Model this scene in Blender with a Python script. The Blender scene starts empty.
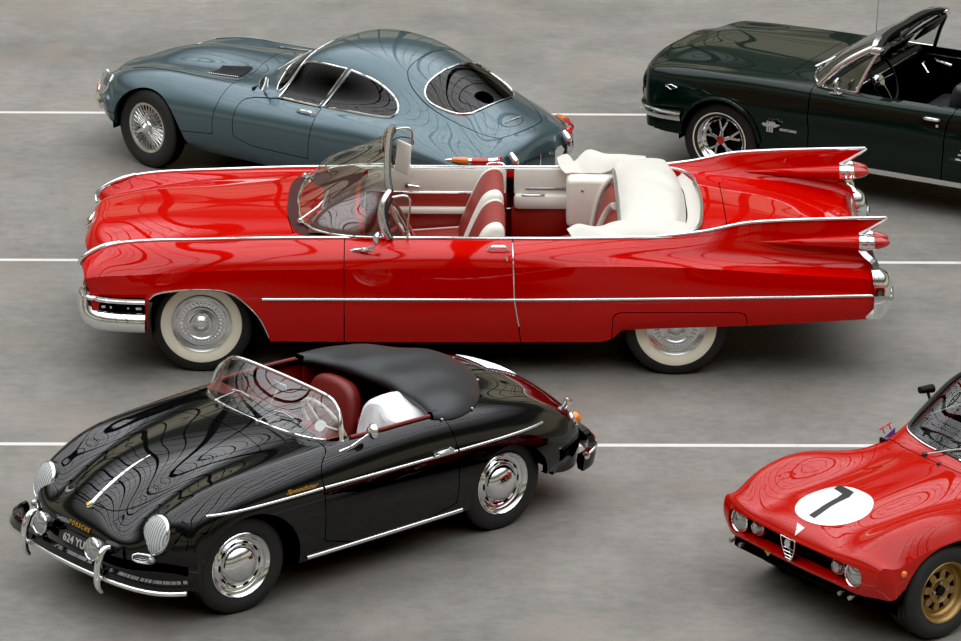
import bpy, bmesh, math, random
import numpy as np
from mathutils import Vector, Matrix, Euler
from mathutils.bvhtree import BVHTree
random.seed(7)
COL = bpy.context.scene.collection
PI = math.pi

# ------------------------------------------------------------------ materials
def _nodes(name):
    m = bpy.data.materials.new(name); m.use_nodes = True
    nt = m.node_tree; b = nt.nodes['Principled BSDF']
    return m, nt, b

def mat(name, col, rough=.5, metal=0., coat=0., spec=.5, bump=0., bscale=200., vary=0., vscale=8., sheen=0.):
    m, nt, b = _nodes(name)
    c = (col[0], col[1], col[2], 1)
    b.inputs['Base Color'].default_value = c
    b.inputs['Roughness'].default_value = rough
    b.inputs['Metallic'].default_value = metal
    b.inputs['Coat Weight'].default_value = coat
    b.inputs['Coat Roughness'].default_value = .02
    b.inputs['Specular IOR Level'].default_value = spec
    if sheen: b.inputs['Sheen Weight'].default_value = sheen
    tc = nt.nodes.new('ShaderNodeTexCoord')
    if vary:
        n = nt.nodes.new('ShaderNodeTexNoise'); n.inputs['Scale'].default_value = vscale
        n.inputs['Detail'].default_value = 4
        mx = nt.nodes.new('ShaderNodeMix'); mx.data_type = 'RGBA'
        mx.inputs[6].default_value = tuple(x*(1-vary) for x in col)+(1,)
        mx.inputs[7].default_value = tuple(min(1, x*(1+vary)) for x in col)+(1,)
        nt.links.new(tc.outputs['Object'], n.inputs['Vector'])
        nt.links.new(n.outputs['Fac'], mx.inputs[0])
        nt.links.new(mx.outputs[2], b.inputs['Base Color'])
    if bump:
        n = nt.nodes.new('ShaderNodeTexNoise'); n.inputs['Scale'].default_value = bscale
        bp = nt.nodes.new('ShaderNodeBump'); bp.inputs['Strength'].default_value = bump
        bp.inputs['Distance'].default_value = .01
        nt.links.new(tc.outputs['Object'], n.inputs['Vector'])
        nt.links.new(n.outputs['Fac'], bp.inputs['Height'])
        nt.links.new(bp.outputs['Normal'], b.inputs['Normal'])
    return m

def glass_mat(name, tint=(.9, .95, .92), refl=1.0, amb=.0):
    m = bpy.data.materials.new(name); m.use_nodes = True
    nt = m.node_tree; nt.nodes.clear()
    out = nt.nodes.new('ShaderNodeOutputMaterial')
    tr = nt.nodes.new('ShaderNodeBsdfTransparent'); tr.inputs['Color'].default_value = tint+(1,)
    gl = nt.nodes.new('ShaderNodeBsdfGlossy'); gl.inputs['Roughness'].default_value = .01
    ge = nt.nodes.new('ShaderNodeNewGeometry')
    dt = nt.nodes.new('ShaderNodeVectorMath'); dt.operation = 'DOT_PRODUCT'
    nt.links.new(ge.outputs['Incoming'], dt.inputs[0]); nt.links.new(ge.outputs['Normal'], dt.inputs[1])
    def mth(op, a, b=None, clamp=False):
        n = nt.nodes.new('ShaderNodeMath'); n.operation = op; n.use_clamp = clamp
        for i, x in ((0, a), (1, b)):
            if x is None: continue
            if isinstance(x, (int, float)): n.inputs[i].default_value = x
            else: nt.links.new(x, n.inputs[i])
        return n
    k = mth('SUBTRACT', 1., mth('ABSOLUTE', dt.outputs['Value']).outputs[0], True)
    fr = mth('MULTIPLY_ADD', mth('POWER', k.outputs[0], 5.).outputs[0], .93); fr.inputs[2].default_value = .07
    mu = nt.nodes.new('ShaderNodeMath'); mu.operation = 'MULTIPLY_ADD'; mu.use_clamp = True
    mu.inputs[1].default_value = refl; mu.inputs[2].default_value = amb
    mx = nt.nodes.new('ShaderNodeMixShader')
    nt.links.new(fr.outputs[0], mu.inputs[0]); nt.links.new(mu.outputs[0], mx.inputs[0])
    nt.links.new(tr.outputs[0], mx.inputs[1]); nt.links.new(gl.outputs[0], mx.inputs[2])
    nt.links.new(mx.outputs[0], out.inputs['Surface'])
    return m

def ribbed(name, c1, c2, scale, axis='X', rough=.45, width=.5, bump=.4):
    """two-tone stripes across one object axis (pleats, ribs, slats)"""
    m, nt, b = _nodes(name)
    tc = nt.nodes.new('ShaderNodeTexCoord'); w = nt.nodes.new('ShaderNodeTexWave')
    w.bands_direction = axis; w.inputs['Scale'].default_value = scale; w.wave_profile = 'SIN'
    r = nt.nodes.new('ShaderNodeValToRGB'); r.color_ramp.elements[0].position = width-.12; r.color_ramp.elements[1].position = width+.12
    r.color_ramp.elements[0].color = tuple(c1)+(1,); r.color_ramp.elements[1].color = tuple(c2)+(1,)
    bp = nt.nodes.new('ShaderNodeBump'); bp.inputs['Strength'].default_value = bump; bp.inputs['Distance'].default_value = .01
    nt.links.new(tc.outputs['Object'], w.inputs['Vector']); nt.links.new(w.outputs['Fac'], r.inputs[0])
    nt.links.new(r.outputs[0], b.inputs['Base Color']); nt.links.new(w.outputs['Fac'], bp.inputs['Height'])
    nt.links.new(bp.outputs['Normal'], b.inputs['Normal']); b.inputs['Roughness'].default_value = rough
    return m

M = {}
M['red'] = mat('red paint', (.50, .005, .003), .24, coat=.7, spec=0.)
M['red2'] = mat('racing red paint', (.43, .009, .005), .22, coat=.8, spec=0.)
M['black'] = mat('black paint', (.004, .004, .0045), .18, coat=1, spec=0.)
M['blue'] = mat('silver blue paint', (.080, .128, .150), .30, metal=.6, coat=1, spec=0.)
M['green'] = mat('dark green paint', (.0095, .0175, .0140), .25, metal=.15, coat=.55, spec=0.)
M['chrome'] = mat('chrome', (.82, .83, .84), .07, metal=1)
M['chrome2'] = mat('soft chrome', (.74, .75, .75), .22, metal=1)
M['steel'] = mat('dull steel', (.45, .45, .45), .35, metal=1)
M['dark'] = mat('dark cavity', (.006, .006, .006), .9, spec=.1)
M['seam'] = mat('panel edge', (.004, .003, .003), .9, spec=.1)
M['rubber'] = mat('tyre rubber', (.016, .016, .017), .62, vary=.25, vscale=20)
M['trimrubber'] = mat('seal rubber', (.02, .02, .02), .5)
M['whitewall'] = mat('cream whitewall', (.84, .78, .63), .5)
M['whiteleather'] = mat('white leather', (.74, .71, .64), .42, bump=.08, bscale=150)
M['redleather'] = mat('red leather', (.30, .022, .016), .38, bump=.10, bscale=120)
M['oxblood'] = mat('dark red leather', (.17, .018, .014), .42, bump=.10, bscale=120)
M['blackvinyl'] = mat('black vinyl', (.013, .0145, .018), .40, bump=.12, bscale=60)
M['blackint'] = mat('black interior trim', (.006, .006, .006), .6, spec=.2)
M['carpet'] = mat('dark carpet', (.02, .012, .01), .95)
M['redcarpet'] = mat('red carpet', (.12, .008, .006), .95)
M['canvas'] = mat('white vinyl', (.66, .64, .585), .5, bump=.35, bscale=5)
M['paper'] = mat('white paper', (.80, .80, .82), .8, bump=.3, bscale=14)
M['amber'] = mat('amber lens', (.75, .18, .01), .12, coat=1)
M['redlens'] = mat('red lens', (.45, .008, .006), .10, coat=1)
M['redlit'] = mat('bright red lens', (.80, .02, .02), .2, coat=1)
M['whitelens'] = mat('clear lens', (.42, .44, .45), .14, metal=.75, coat=1)
M['ivory'] = mat('ivory plastic', (.72, .68, .55), .3, coat=.5)
M['gold'] = mat('gold lettering', (.72, .42, .08), .3, metal=.8)
M['bronze'] = mat('gold magnesium wheel', (.34, .22, .085), .38, metal=.75)
M['white'] = mat('white vinyl sticker', (.85, .85, .84), .35, coat=.4)
M['blk'] = mat('black sticker', (.008, .008, .008), .4)
M['plate'] = mat('black plate', (.006, .006, .006), .3, coat=.5)
M['silver'] = mat('silver lettering', (.75, .75, .76), .3, metal=.6)
M['redtxt'] = mat('red sticker', (.65, .03, .02), .4)
M['bluetxt'] = mat('blue sticker', (.09, .08, .38), .4)
M['cowlred'] = ribbed('cowl vent slats', (.085, .006, .005), (.02, .004, .004), 60, 'Y', .85)
M['glass'] = glass_mat('windscreen glass', (.78, .80, .77), 1.0, .05)
M['clearglass'] = glass_mat('clear screen glass', (.86, .89, .84), .55, .03)
M['darkglass'] = glass_mat('shaded glass', (.16, .18, .17), .75, .0)
M['mirrorglass'] = mat('mirror glass', (.6, .62, .64), .02, metal=1)

# ------------------------------------------------------------------ splines
def cspline(t, p, tt):
    """natural cubic spline through p(t) evaluated at tt; p is (n,d)"""
    t = np.asarray(t, float); p = np.asarray(p, float); tt = np.asarray(tt, float)
    if p.ndim == 1: p = p[:, None]
    n = len(t)
    if n == 1: return np.repeat(p, len(tt), 0)
    if n == 2:
        w = ((tt-t[0])/(t[1]-t[0]))[:, None]
        return p[0]*(1-w)+p[1]*w
    h = np.diff(t); A = np.zeros((n, n)); B = np.zeros((n, p.shape[1]))
    A[0, 0] = A[-1, -1] = 1
    for i in range(1, n-1):
        A[i, i-1] = h[i-1]; A[i, i] = 2*(h[i-1]+h[i]); A[i, i+1] = h[i]
        B[i] = 6*((p[i+1]-p[i])/h[i]-(p[i]-p[i-1])/h[i-1])
    m = np.linalg.solve(A, B)
    j = np.clip(np.searchsorted(t, tt, side='right')-1, 0, n-2)
    dx = (tt-t[j])[:, None]; hj = h[j][:, None]
    a = p[j]; b = (p[j+1]-p[j])/hj-hj*(2*m[j]+m[j+1])/6
    return a+b*dx+m[j]/2*dx**2+(m[j+1]-m[j])/(6*hj)*dx**3

def pchip(t, p, tt):
    """monotone cubic (no overshoot)"""
    t = np.asarray(t, float); p = np.asarray(p, float); tt = np.asarray(tt, float)
    if p.ndim == 1: p = p[:, None]
    n = len(t)
    if n == 2: return cspline(t, p, tt)
    h = np.diff(t)[:, None]; dl = np.diff(p, axis=0)/h
    d = np.zeros_like(p); d[0] = dl[0]; d[-1] = dl[-1]
    w1 = 2*h[1:]+h[:-1]; w2 = h[1:]+2*h[:-1]
    with np.errstate(divide='ignore', invalid='ignore'):
        q = (w1+w2)/(w1/dl[:-1]+w2/dl[1:])
    d[1:-1] = np.where(dl[:-1]*dl[1:] > 0, q, 0)
    j = np.clip(np.searchsorted(t, tt, side='right')-1, 0, n-2)
    H = h[j]; s = (tt-t[j])[:, None]/H
    return (2*s**3-3*s**2+1)*p[j]+(s**3-2*s**2+s)*H*d[j]+(-2*s**3+3*s**2)*p[j+1]+(s**3-s**2)*H*d[j+1]

def smooth_path(pts, n=40, closed=False):
    p = np.asarray(pts, float)
    if closed:
        p = np.vstack([p[-3:], p, p[:3]])
        d = np.r_[0, np.cumsum(np.linalg.norm(np.diff(p, axis=0), axis=1)+1e-9)]
        return cspline(d, p, np.linspace(d[3], d[-3], n, endpoint=False))
    d = np.r_[0, np.cumsum(np.linalg.norm(np.diff(p, axis=0), axis=1)+1e-9)]
    return cspline(d, p, np.linspace(0, d[-1], n))

def chaikin(pts, it=3, closed=True):
    p = np.asarray(pts, float)
    for _ in range(it):
        q = np.roll(p, -1, 0) if closed else p[1:]
        a = p if closed else p[:-1]
        r = np.empty((2*len(a), p.shape[1])); r[0::2] = .75*a+.25*q; r[1::2] = .25*a+.75*q
        p = r if closed else np.vstack([p[:1], r, p[-1:]])
    return p

# ------------------------------------------------------------------ geometry = (V, F, N or None)
class G:
    def __init__(s, V, F, N=None): s.V = np.asarray(V, float).reshape(-1, 3); s.F = F; s.N = N
    def mirror(s):
        V = s.V*[1, -1, 1]; N = None if s.N is None else s.N*[1, -1, 1]
        return G(V, [tuple(reversed(f)) for f in s.F], N)
    def moved(s, d): return G(s.V+np.asarray(d, float), s.F, s.N)
    def tf(s, mtx):
        R = np.array(mtx.to_3x3()); t = np.array(mtx.translation)
        Ni = None if s.N is None else s.N @ R.T
        return G(s.V @ R.T+t, s.F, Ni)
    def both(s): return join([s, s.mirror()])

def join(gs):
    gs = [g for g in gs if g is not None and len(g.F)]
    if not gs: return G(np.zeros((0, 3)), [])
    anyN = any(g.N is not None for g in gs)
    V = []; F = []; N = []; o = 0
    for g in gs:
        V.append(g.V); F += [tuple(i+o for i in f) for f in g.F]; o += len(g.V)
        if anyN: N.append(g.N if g.N is not None else vnormals(g))
    return G(np.vstack(V), F, np.vstack(N) if anyN else None)

def vnormals(g):
    N = np.zeros_like(g.V)
    for f in g.F:
        a, b, c = g.V[f[0]], g.V[f[1]], g.V[f[2]]
        n = np.cross(b-a, c-a)
        for i in f: N[i] += n
    l = np.linalg.norm(N, axis=1, keepdims=True); l[l < 1e-12] = 1
    return N/l

def gridfaces(nu, nv, closed_u=False, closed_v=False, flip=False):
    F = []
    for i in range(nu if closed_u else nu-1):
        for j in range(nv if closed_v else nv-1):
            a = i*nv+j; b = ((i+1) % nu)*nv+j; c = ((i+1) % nu)*nv+(j+1) % nv; d = i*nv+(j+1) % nv
            F.append((a, d, c, b) if flip else (a, b, c, d))
    return F

def gridG(P, flip=False, closed_u=False, closed_v=False, analytic=True):
    P = np.asarray(P, float); nu, nv = P.shape[:2]
    F = gridfaces(nu, nv, closed_u, closed_v, flip)
    if not analytic: return G(P.reshape(-1, 3), F)
    du = np.gradient(P, axis=0); dv = np.gradient(P, axis=1)
    if closed_u: du = np.roll(P, -1, 0)-np.roll(P, 1, 0)
    if closed_v: dv = np.roll(P, -1, 1)-np.roll(P, 1, 1)
    n = np.cross(du, dv); l = np.linalg.norm(n, axis=2, keepdims=True); l[l < 1e-14] = 1
    n = n/l*(-1 if flip else 1)
    return G(P.reshape(-1, 3), F, n.reshape(-1, 3))

def clip(g, f):
    """keep the part with f>0; returns (G, cut edges)"""
    f = np.where(np.abs(f) < 1e-7, 1e-7, f)
    V = list(map(tuple, g.V)); N = None if g.N is None else list(map(tuple, g.N))
    new = {}; F = []; cut = []
    pos = f > 0
    def mid(a, b):
        k = (a, b) if a < b else (b, a)
        if k not in new:
            t = f[a]/(f[a]-f[b])
            V.append(tuple(g.V[a]*(1-t)+g.V[b]*t))
            if N is not None:
                n = g.N[a]*(1-t)+g.N[b]*t; N.append(tuple(n/max(np.linalg.norm(n), 1e-9)))
            new[k] = len(V)-1
        return new[k]
    for fc in g.F:
        p = [pos[i] for i in fc]
        if all(p): F.append(fc); continue
        if not any(p): continue
        out = []; ends = []
        for q in range(len(fc)):
            a, b = fc[q], fc[(q+1) % len(fc)]
            if pos[a]: out.append(a)
            if pos[a] != pos[b]:
                m = mid(a, b); out.append(m); ends.append(m)
        if len(out) >= 3: F.append(tuple(out))
        if len(ends) == 2: cut.append((ends[0], ends[1]))
    used = sorted({i for fc in F for i in fc}); mp = {o: k for k, o in enumerate(used)}
    V = np.array([V[i] for i in used]).reshape(-1, 3)
    Nn = None if N is None else np.array([N[i] for i in used]).reshape(-1, 3)
    F = [tuple(mp[i] for i in fc) for fc in F]
    cut = [(mp[a], mp[b]) for a, b in cut if a in mp and b in mp]
    return G(V, F, Nn), cut

def lip(g, cut, depth, toward=None):
    """thickness band along a cut edge, going inwards"""
    V = []; F = []
    for a, b in cut:
        if toward is None: da, db = -g.N[a]*depth, -g.N[b]*depth
        else: da = db = np.asarray(toward)*depth
        o = len(V); V += [g.V[a], g.V[b], g.V[b]+db, g.V[a]+da]; F.append((o, o+1, o+2, o+3))
    return G(np.array(V).reshape(-1, 3), F)

def sd_poly(x, y, poly):
    """signed distance, negative inside"""
    P = np.asarray(poly, float); d = np.full(x.shape, 1e9); ins = np.zeros(x.shape, bool)
    for i in range(len(P)):
        a = P[i]; b = P[(i+1) % len(P)]; e = b-a
        wx = x-a[0]; wy = y-a[1]; t = np.clip((wx*e[0]+wy*e[1])/max(e@e, 1e-12), 0, 1)
        d = np.minimum(d, (wx-e[0]*t)**2+(wy-e[1]*t)**2)
        c = (a[1] > y) != (b[1] > y)
        with np.errstate(divide='ignore', invalid='ignore'):
            xi = (b[0]-a[0])*(y-a[1])/(b[1]-a[1] if b[1] != a[1] else 1e-12)+a[0]
        ins ^= c & (x < xi)
    d = np.sqrt(d)
    return np.where(ins, -d, d)

class Body:
    """half body (y>=0) lofted through longitudinal lines.
    lines: list of dicts {'p': [(s,y,z) or (s,x,y,z)], 'crease': bool, 'mono': bool}"""
    def __init__(s, lines, nu=200, nvseg=7, s0=None, s1=None, clampy=True):
        S = np.linspace(s0, s1, nu); s.S = S
        C = []
        for L in lines:
            p = np.array([(q[0], q[0], q[1], q[2]) if len(q) == 3 else q for q in L['p']], float)
            C.append((pchip if L.get('mono') else cspline)(p[:, 0], p[:, 1:], np.clip(S, p[0, 0], p[-1, 0])))
        s.C = C = np.array(C)                      # K,nu,3
        K = len(lines); segs = []; st = 0
        for k in range(1, K):
            if k == K-1 or lines[k].get('crease'): segs.append((st, k)); st = k
        s.grids = []
        for (a, b) in segs:
            n = nvseg*(b-a)+1; P = np.zeros((nu, n, 3))
            for i in range(nu):
                pts = C[a:b+1, i]
                d = np.sqrt(np.linalg.norm(np.diff(pts, axis=0), axis=1)+1e-6)*1.0
                t = np.r_[0, np.cumsum(d)]
                tt = np.concatenate([np.linspace(t[j], t[j+1], nvseg, endpoint=False) for j in range(b-a)]+[[t[-1]]])
                if a == 0:   # symmetric start on the centre line
                    tm = np.r_[-t[1:][::-1], t]; pm = np.vstack([pts[1:][::-1]*[1, -1, 1], pts])
                    P[i] = cspline(tm, pm, tt)
                else: P[i] = cspline(t, pts, tt)
            if clampy: P[:, :, 1] = np.maximum(P[:, :, 1], 0)
            s.grids.append(P)
        gs = []
        for q, P in enumerate(s.grids):
            g = gridG(P)
            if q == 0:   # flat normal across the middle
                nn = g.N.reshape(nu, -1, 3); nn[:, 0, 1] = 0
                nn[:, 0] /= np.linalg.norm(nn[:, 0], axis=1, keepdims=True)+1e-9
                g.N = nn.reshape(-1, 3)
            gs.append(g)
        s.g = join(gs)
        # make normals point outwards
        c = np.array([s.g.V[:, 0].mean(), 0, s.g.V[:, 2].mean()*.7])
        if np.mean(np.sum((s.g.V-c)*s.g.N, 1)) < 0:
            s.g.N = -s.g.N; s.g.F = [tuple(reversed(f)) for f in s.g.F]
        s.tree = BVHTree.FromPolygons([Vector(v) for v in s.g.V], s.g.F)
    def side(s, x, z, off=0.):
        h = s.tree.ray_cast(Vector((x, 4, z)), Vector((0, -1, 0)))
        if h[0] is None: return None
        return np.array(h[0])+np.array(s._out(h[1], (0, 1, 0)))*off
    def top(s, x, y, off=0.):
        h = s.tree.ray_cast(Vector((x, abs(y), 4)), Vector((0, 0, -1)))
        if h[0] is None: return None
        p = np.array(h[0])+np.array(s._out(h[1], (0, 0, 1)))*off
        return p if y >= 0 else p*[1, -1, 1]
    def hit(s, o, d):
        h = s.tree.ray_cast(Vector(o), Vector(d).normalized())
        return (np.array(h[0]), np.array(s._out(h[1], tuple(-np.asarray(d))))) if h[0] is not None else (None, None)
    @staticmethod
    def _out(n, ref):
        n = np.array(n); return n if n @ np.asarray(ref) >= 0 else -n
    def line(s, k, a=None, b=None):
        p = s.C[k]; m = np.ones(len(p), bool)
        if a is not None: m &= p[:, 0] >= a
        if b is not None: m &= p[:, 0] <= b
        return p[m]
    def cap(s, i, inset=0.):
        """flat-ish wall closing the ring i to its mirror image"""
        r = np.vstack([P[i] if q == 0 else P[i][1:] for q, P in enumerate(s.grids)])+[inset, 0, 0]
        m = np.stack([r, r*[1, 0, 1], r*[1, -1, 1]], 1)
        return gridG(m, analytic=False)
    def panel(s, f, gap, depth, src=None):
        """split src into (panel, rest): panel where f<0"""
        src = src or s.g
        v = f(src.V)
        pan, c1 = clip(src, -(v+gap)); rest, c2 = clip(src, v-gap)
        return pan, lip(pan, c1, depth), rest, lip(rest, c2, depth)

# ------------------------------------------------------------------ objects
def link(o, parent=None):
    COL.objects.link(o)
    if parent is not None: o.parent = parent
    return o

def obj(name, items, parent=None, loc=None, rot=None, sharp=38):
    """items: [(G, material), ...] -> one mesh object"""
    if isinstance(items, tuple): items = [items]
    items = [(g, m) for g, m in items if g is not None and len(g.F)]
    me = bpy.data.meshes.new(name)
    V = []; F = []; mi = []; mats = []; o = 0; Ns = []
    anyN = any(g.N is not None for g, m in items)
    for g, m in items:
        if m not in mats: mats.append(m)
        V.append(g.V); F += [tuple(i+o for i in f) for f in g.F]; mi += [mats.index(m)]*len(g.F); o += len(g.V)
        if anyN: Ns.append(g.N if g.N is not None else np.zeros_like(g.V))
    V = np.vstack(V)
    me.from_pydata(V.tolist(), [], F); 
    for m in mats: me.materials.append(M[m] if isinstance(m, str) else m)
    me.polygons.foreach_set('material_index', mi)
    me.polygons.foreach_set('use_smooth', [True]*len(F))
    me.update()
    if anyN:
        me.normals_split_custom_set_from_vertices(np.vstack(Ns).tolist())   # zero vector keeps the automatic normal
    else:
        me.set_sharp_from_angle(angle=math.radians(sharp))
    ob = bpy.data.objects.new(name, me)
    if loc is not None: ob.location = loc
    if rot is not None: ob.rotation_euler = rot
    return link(ob, parent)

def empty(name, loc, rz, label, cat, group=None):
    o = bpy.data.objects.new(name, None); o.empty_display_size = .3
    o.location = loc; o.rotation_euler = (0, 0, rz)
    o['label'] = label; o['category'] = cat
    if group: o['group'] = group
    return link(o)

def lab(o, s): o['label'] = s; return o

# ------------------------------------------------------------------ shapes
def frames(p, up=None):
    n = len(p); t = np.gradient(p, axis=0); t /= np.linalg.norm(t, axis=1, keepdims=True)+1e-12
    out = []
    if up is not None:
        for i in range(n):
            b = np.cross(t[i], up if np.ndim(up) == 1 else up[i]); b /= np.linalg.norm(b)+1e-12
            out.append((np.cross(b, t[i]), b))
        return out
    a = np.array([0, 0, 1.]) if abs(t[0][2]) < .9 else np.array([1., 0, 0])
    nrm = a-t[0]*(a@t[0]); nrm /= np.linalg.norm(nrm)
    for i in range(n):
        nrm = nrm-t[i]*(nrm@t[i]); nrm /= np.linalg.norm(nrm)+1e-12
        out.append((nrm, np.cross(t[i], nrm)))
    return out

def tube(path, r, n=10, closed=False, cap=True, up=None, flat=1.0, taper=None):
    """r: radius or list; flat scales the cross direction; up: fixed normal"""
    p = np.asarray(path, float)
    if closed:
        fr = frames(np.vstack([p[-2:], p, p[:2]]), up)[2:-2]
    else: fr = frames(p, up)
    R = np.full(len(p), r, float) if np.ndim(r) == 0 else np.interp(np.linspace(0, 1, len(p)), np.linspace(0, 1, len(r)), r)
    a = np.linspace(0, 2*PI, n, endpoint=False)
    P = np.array([[p[i]+R[i]*(math.cos(q)*fr[i][0]+math.sin(q)*flat*fr[i][1]) for q in a] for i in range(len(p))])
    V = P.reshape(-1, 3); F = gridfaces(len(p), n, closed, True)
    if cap and not closed:
        F = F+[tuple(range(n)), tuple(range(len(V)-1, len(V)-n-1, -1))]
    return G(V, F)

def sweep(path, prof, up=None, closed_prof=True, cap=True, closed=False, scale=None):
    """prof: list of (a,b): a along normal, b along binormal"""
    p = np.asarray(path, float); fr = frames(p, up)
    sc = np.ones(len(p)) if scale is None else np.interp(np.linspace(0, 1, len(p)), np.linspace(0, 1, len(scale)), scale)
    P = np.array([[p[i]+sc[i]*(q[0]*fr[i][0]+q[1]*fr[i][1]) for q in prof] for i in range(len(p))])
    n = len(prof); F = gridfaces(len(p), n, closed, closed_prof)
    V = P.reshape(-1, 3)
    if cap and closed_prof and not closed: F = F+[tuple(range(n)), tuple(range(len(V)-1, len(V)-n-1, -1))]
    return G(V, F)

def lathe(prof, n=48, axis='y'):
    """prof: list of (r, h); revolve about the axis"""
    a = np.linspace(0, 2*PI, n, endpoint=False); P = []
    for r, h in prof:
        c, s_ = r*np.cos(a), r*np.sin(a)
        if axis == 'y': P.append(np.stack([c, np.full(n, h), s_], 1))
        elif axis == 'z': P.append(np.stack([c, s_, np.full(n, h)], 1))
        else: P.append(np.stack([np.full(n, h), c, s_], 1))
    P = np.array(P)
    return G(P.reshape(-1, 3), gridfaces(len(prof), n, False, True))

def lathe_on(prof, centre, direction, n=32):
    """revolve (r,h) about a direction, h measured along it"""
    g = lathe(prof, n, 'z'); q = Vector(direction).normalized().to_track_quat('Z', 'Y')
    return g.tf(Matrix.Translation(Vector(centre)) @ q.to_matrix().to_4x4())

def rbox(size, r=.02, seg=2, loc=(0, 0, 0), rot=None):
    bm = bmesh.new(); bmesh.ops.create_cube(bm, size=1)
    for v in bm.verts: v.co = Vector((v.co.x*size[0], v.co.y*size[1], v.co.z*size[2]))
    if r > 0: bmesh.ops.bevel(bm, geom=bm.edges[:], offset=min(r, min(size)*.49), segments=seg, profile=.5, affect='EDGES')
    V = np.array([v.co[:] for v in bm.verts]); F = [tuple(v.index for v in f.verts) for f in bm.faces]
    bm.verts.index_update(); bm.free()
    g = G(V, F)
    mt = Matrix.Translation(Vector(loc))
    if rot is not None: mt = mt @ Euler(rot).to_matrix().to_4x4()
    return g.tf(mt)

def prism(poly, h0, h1, plane='xz', bevel=0.):
    """extrude a 2D polygon; plane xz -> extruded in y etc."""
    p = np.asarray(poly, float); n = len(p)
    def up(q, h):
        if plane == 'xz': return np.stack([q[:, 0], np.full(n, h), q[:, 1]], 1)
        if plane == 'xy': return np.stack([q[:, 0], q[:, 1], np.full(n, h)], 1)
        return np.stack([np.full(n, h), q[:, 0], q[:, 1]], 1)
    V = np.vstack([up(p, h0), up(p, h1)])
    F = [tuple(range(n)), tuple(range(2*n-1, n-1, -1))]+[(i, n+i, n+(i+1) % n, (i+1) % n) for i in range(n)]
    g = G(V, F)
    if bevel:
        bm = bmesh.new(); vs = [bm.verts.new(v) for v in g.V]
        for f in g.F: bm.faces.new([vs[i] for i in f])
        bmesh.ops.recalc_face_normals(bm, faces=bm.faces[:])
        ed = [e for e in bm.edges if any(len(f.verts) == n for f in e.link_faces)]
        bmesh.ops.bevel(bm, geom=ed, offset=bevel, segments=3, profile=.5, affect='EDGES')
        bm.verts.index_update()
        g = G(np.array([v.co[:] for v in bm.verts]), [tuple(v.index for v in f.verts) for f in bm.faces]); bm.free()
    return g

def ruled(a, b, n=2):
    a = np.asarray(a, float); b = np.asarray(b, float)
    P = np.stack([a*(1-t)+b*t for t in np.linspace(0, 1, n)], 1)
    return gridG(P)

def skinloft(rows, nu=40, nv=30, thick=0.):
    """smooth surface through rows of points (control net, M x K x 3)"""
    R = np.asarray(rows, float); m, k = R.shape[:2]
    A = np.stack([cspline(np.arange(m), R[:, j], np.linspace(0, m-1, nu)) for j in range(k)], 1)
    B = np.stack([cspline(np.arange(k), A[i], np.linspace(0, k-1, nv)) for i in range(nu)], 0)
    return gridG(B)

def shell(g, t):
    """give an open smooth surface a thickness and closed rim"""
    n = len(g.V); V = np.vstack([g.V, g.V-g.N*t]); F = list(g.F)+[tuple(i+n for i in reversed(f)) for f in g.F]
    cnt = {}
    for f in g.F:
        for i in range(len(f)):
            a, b = f[i], f[(i+1) % len(f)]; cnt[(a, b)] = 1
    for (a, b) in cnt:
        if (b, a) not in cnt: F.append((b, a, a+n, b+n))
    return G(V, F)

def text(name, s, size, parent, matname, origin, xdir, ydir, extrude=.002, shear=0., align='CENTER', spacing=1.0, bold=0., ysc=1.):
    cu = bpy.data.curves.new(name, 'FONT'); cu.body = s; cu.size = size; cu.extrude = extrude; cu.shear = shear
    cu.align_x = align; cu.align_y = 'CENTER'; cu.space_character = spacing; cu.offset = bold
    cu.materials.append(M[matname])
    o = bpy.data.objects.new(name, cu)
    x = Vector(xdir).normalized(); y = Vector(ydir); y = (y-x*(y@x)).normalized(); z = x.cross(y)
    mt = Matrix((x, y, z)).transposed().to_4x4(); mt.translation = Vector(origin)
    COL.objects.link(o); bpy.context.view_layer.update()
    me = bpy.data.meshes.new_from_object(o.evaluated_get(bpy.context.evaluated_depsgraph_get()))
    bpy.data.objects.remove(o); me.name = name
    if not me.materials: me.materials.append(M[matname])
    o = bpy.data.objects.new(name, me)
    link(o, parent); o.matrix_local = mt @ Matrix.Diagonal((1, ysc, 1, 1))
    return o

def copy_tree(o, parent=None):
    c = o.copy(); COL.objects.link(c)
    if parent is not None: c.parent = parent
    for ch in list(o.children): copy_tree(ch, c)
    return c

def tyre_prof(R, r, w, wr):
    """outer radius, rim radius, tyre width, rim width; y=0 centre; outboard is -y"""
    h = w/2; b = wr/2
    return [(r-.004, -b*.9), (r+.01, -b), (r+(R-r)*.35, -h*.97), (r+(R-r)*.55, -h), (r+(R-r)*.8, -h*.93), (R-.014, -h*.83), (R-.004, -h*.74),
            (R, -h*.66), (R-.008, -h*.62), (R-.008, -h*.58), (R, -h*.54), (R+.002, -h*.30), (R-.007, -h*.27), (R-.007, -h*.23), (R+.002, -h*.2),
            (R+.002, h*.2), (R-.007, h*.23), (R-.007, h*.27), (R+.002, h*.3), (R, h*.54), (R-.004, h*.74), (R-.014, h*.83), (R-(R-r)*.2, h*.93), (r+(R-r)*.55, h), (r+.01, b), (r-.004, b*.9)]
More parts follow.
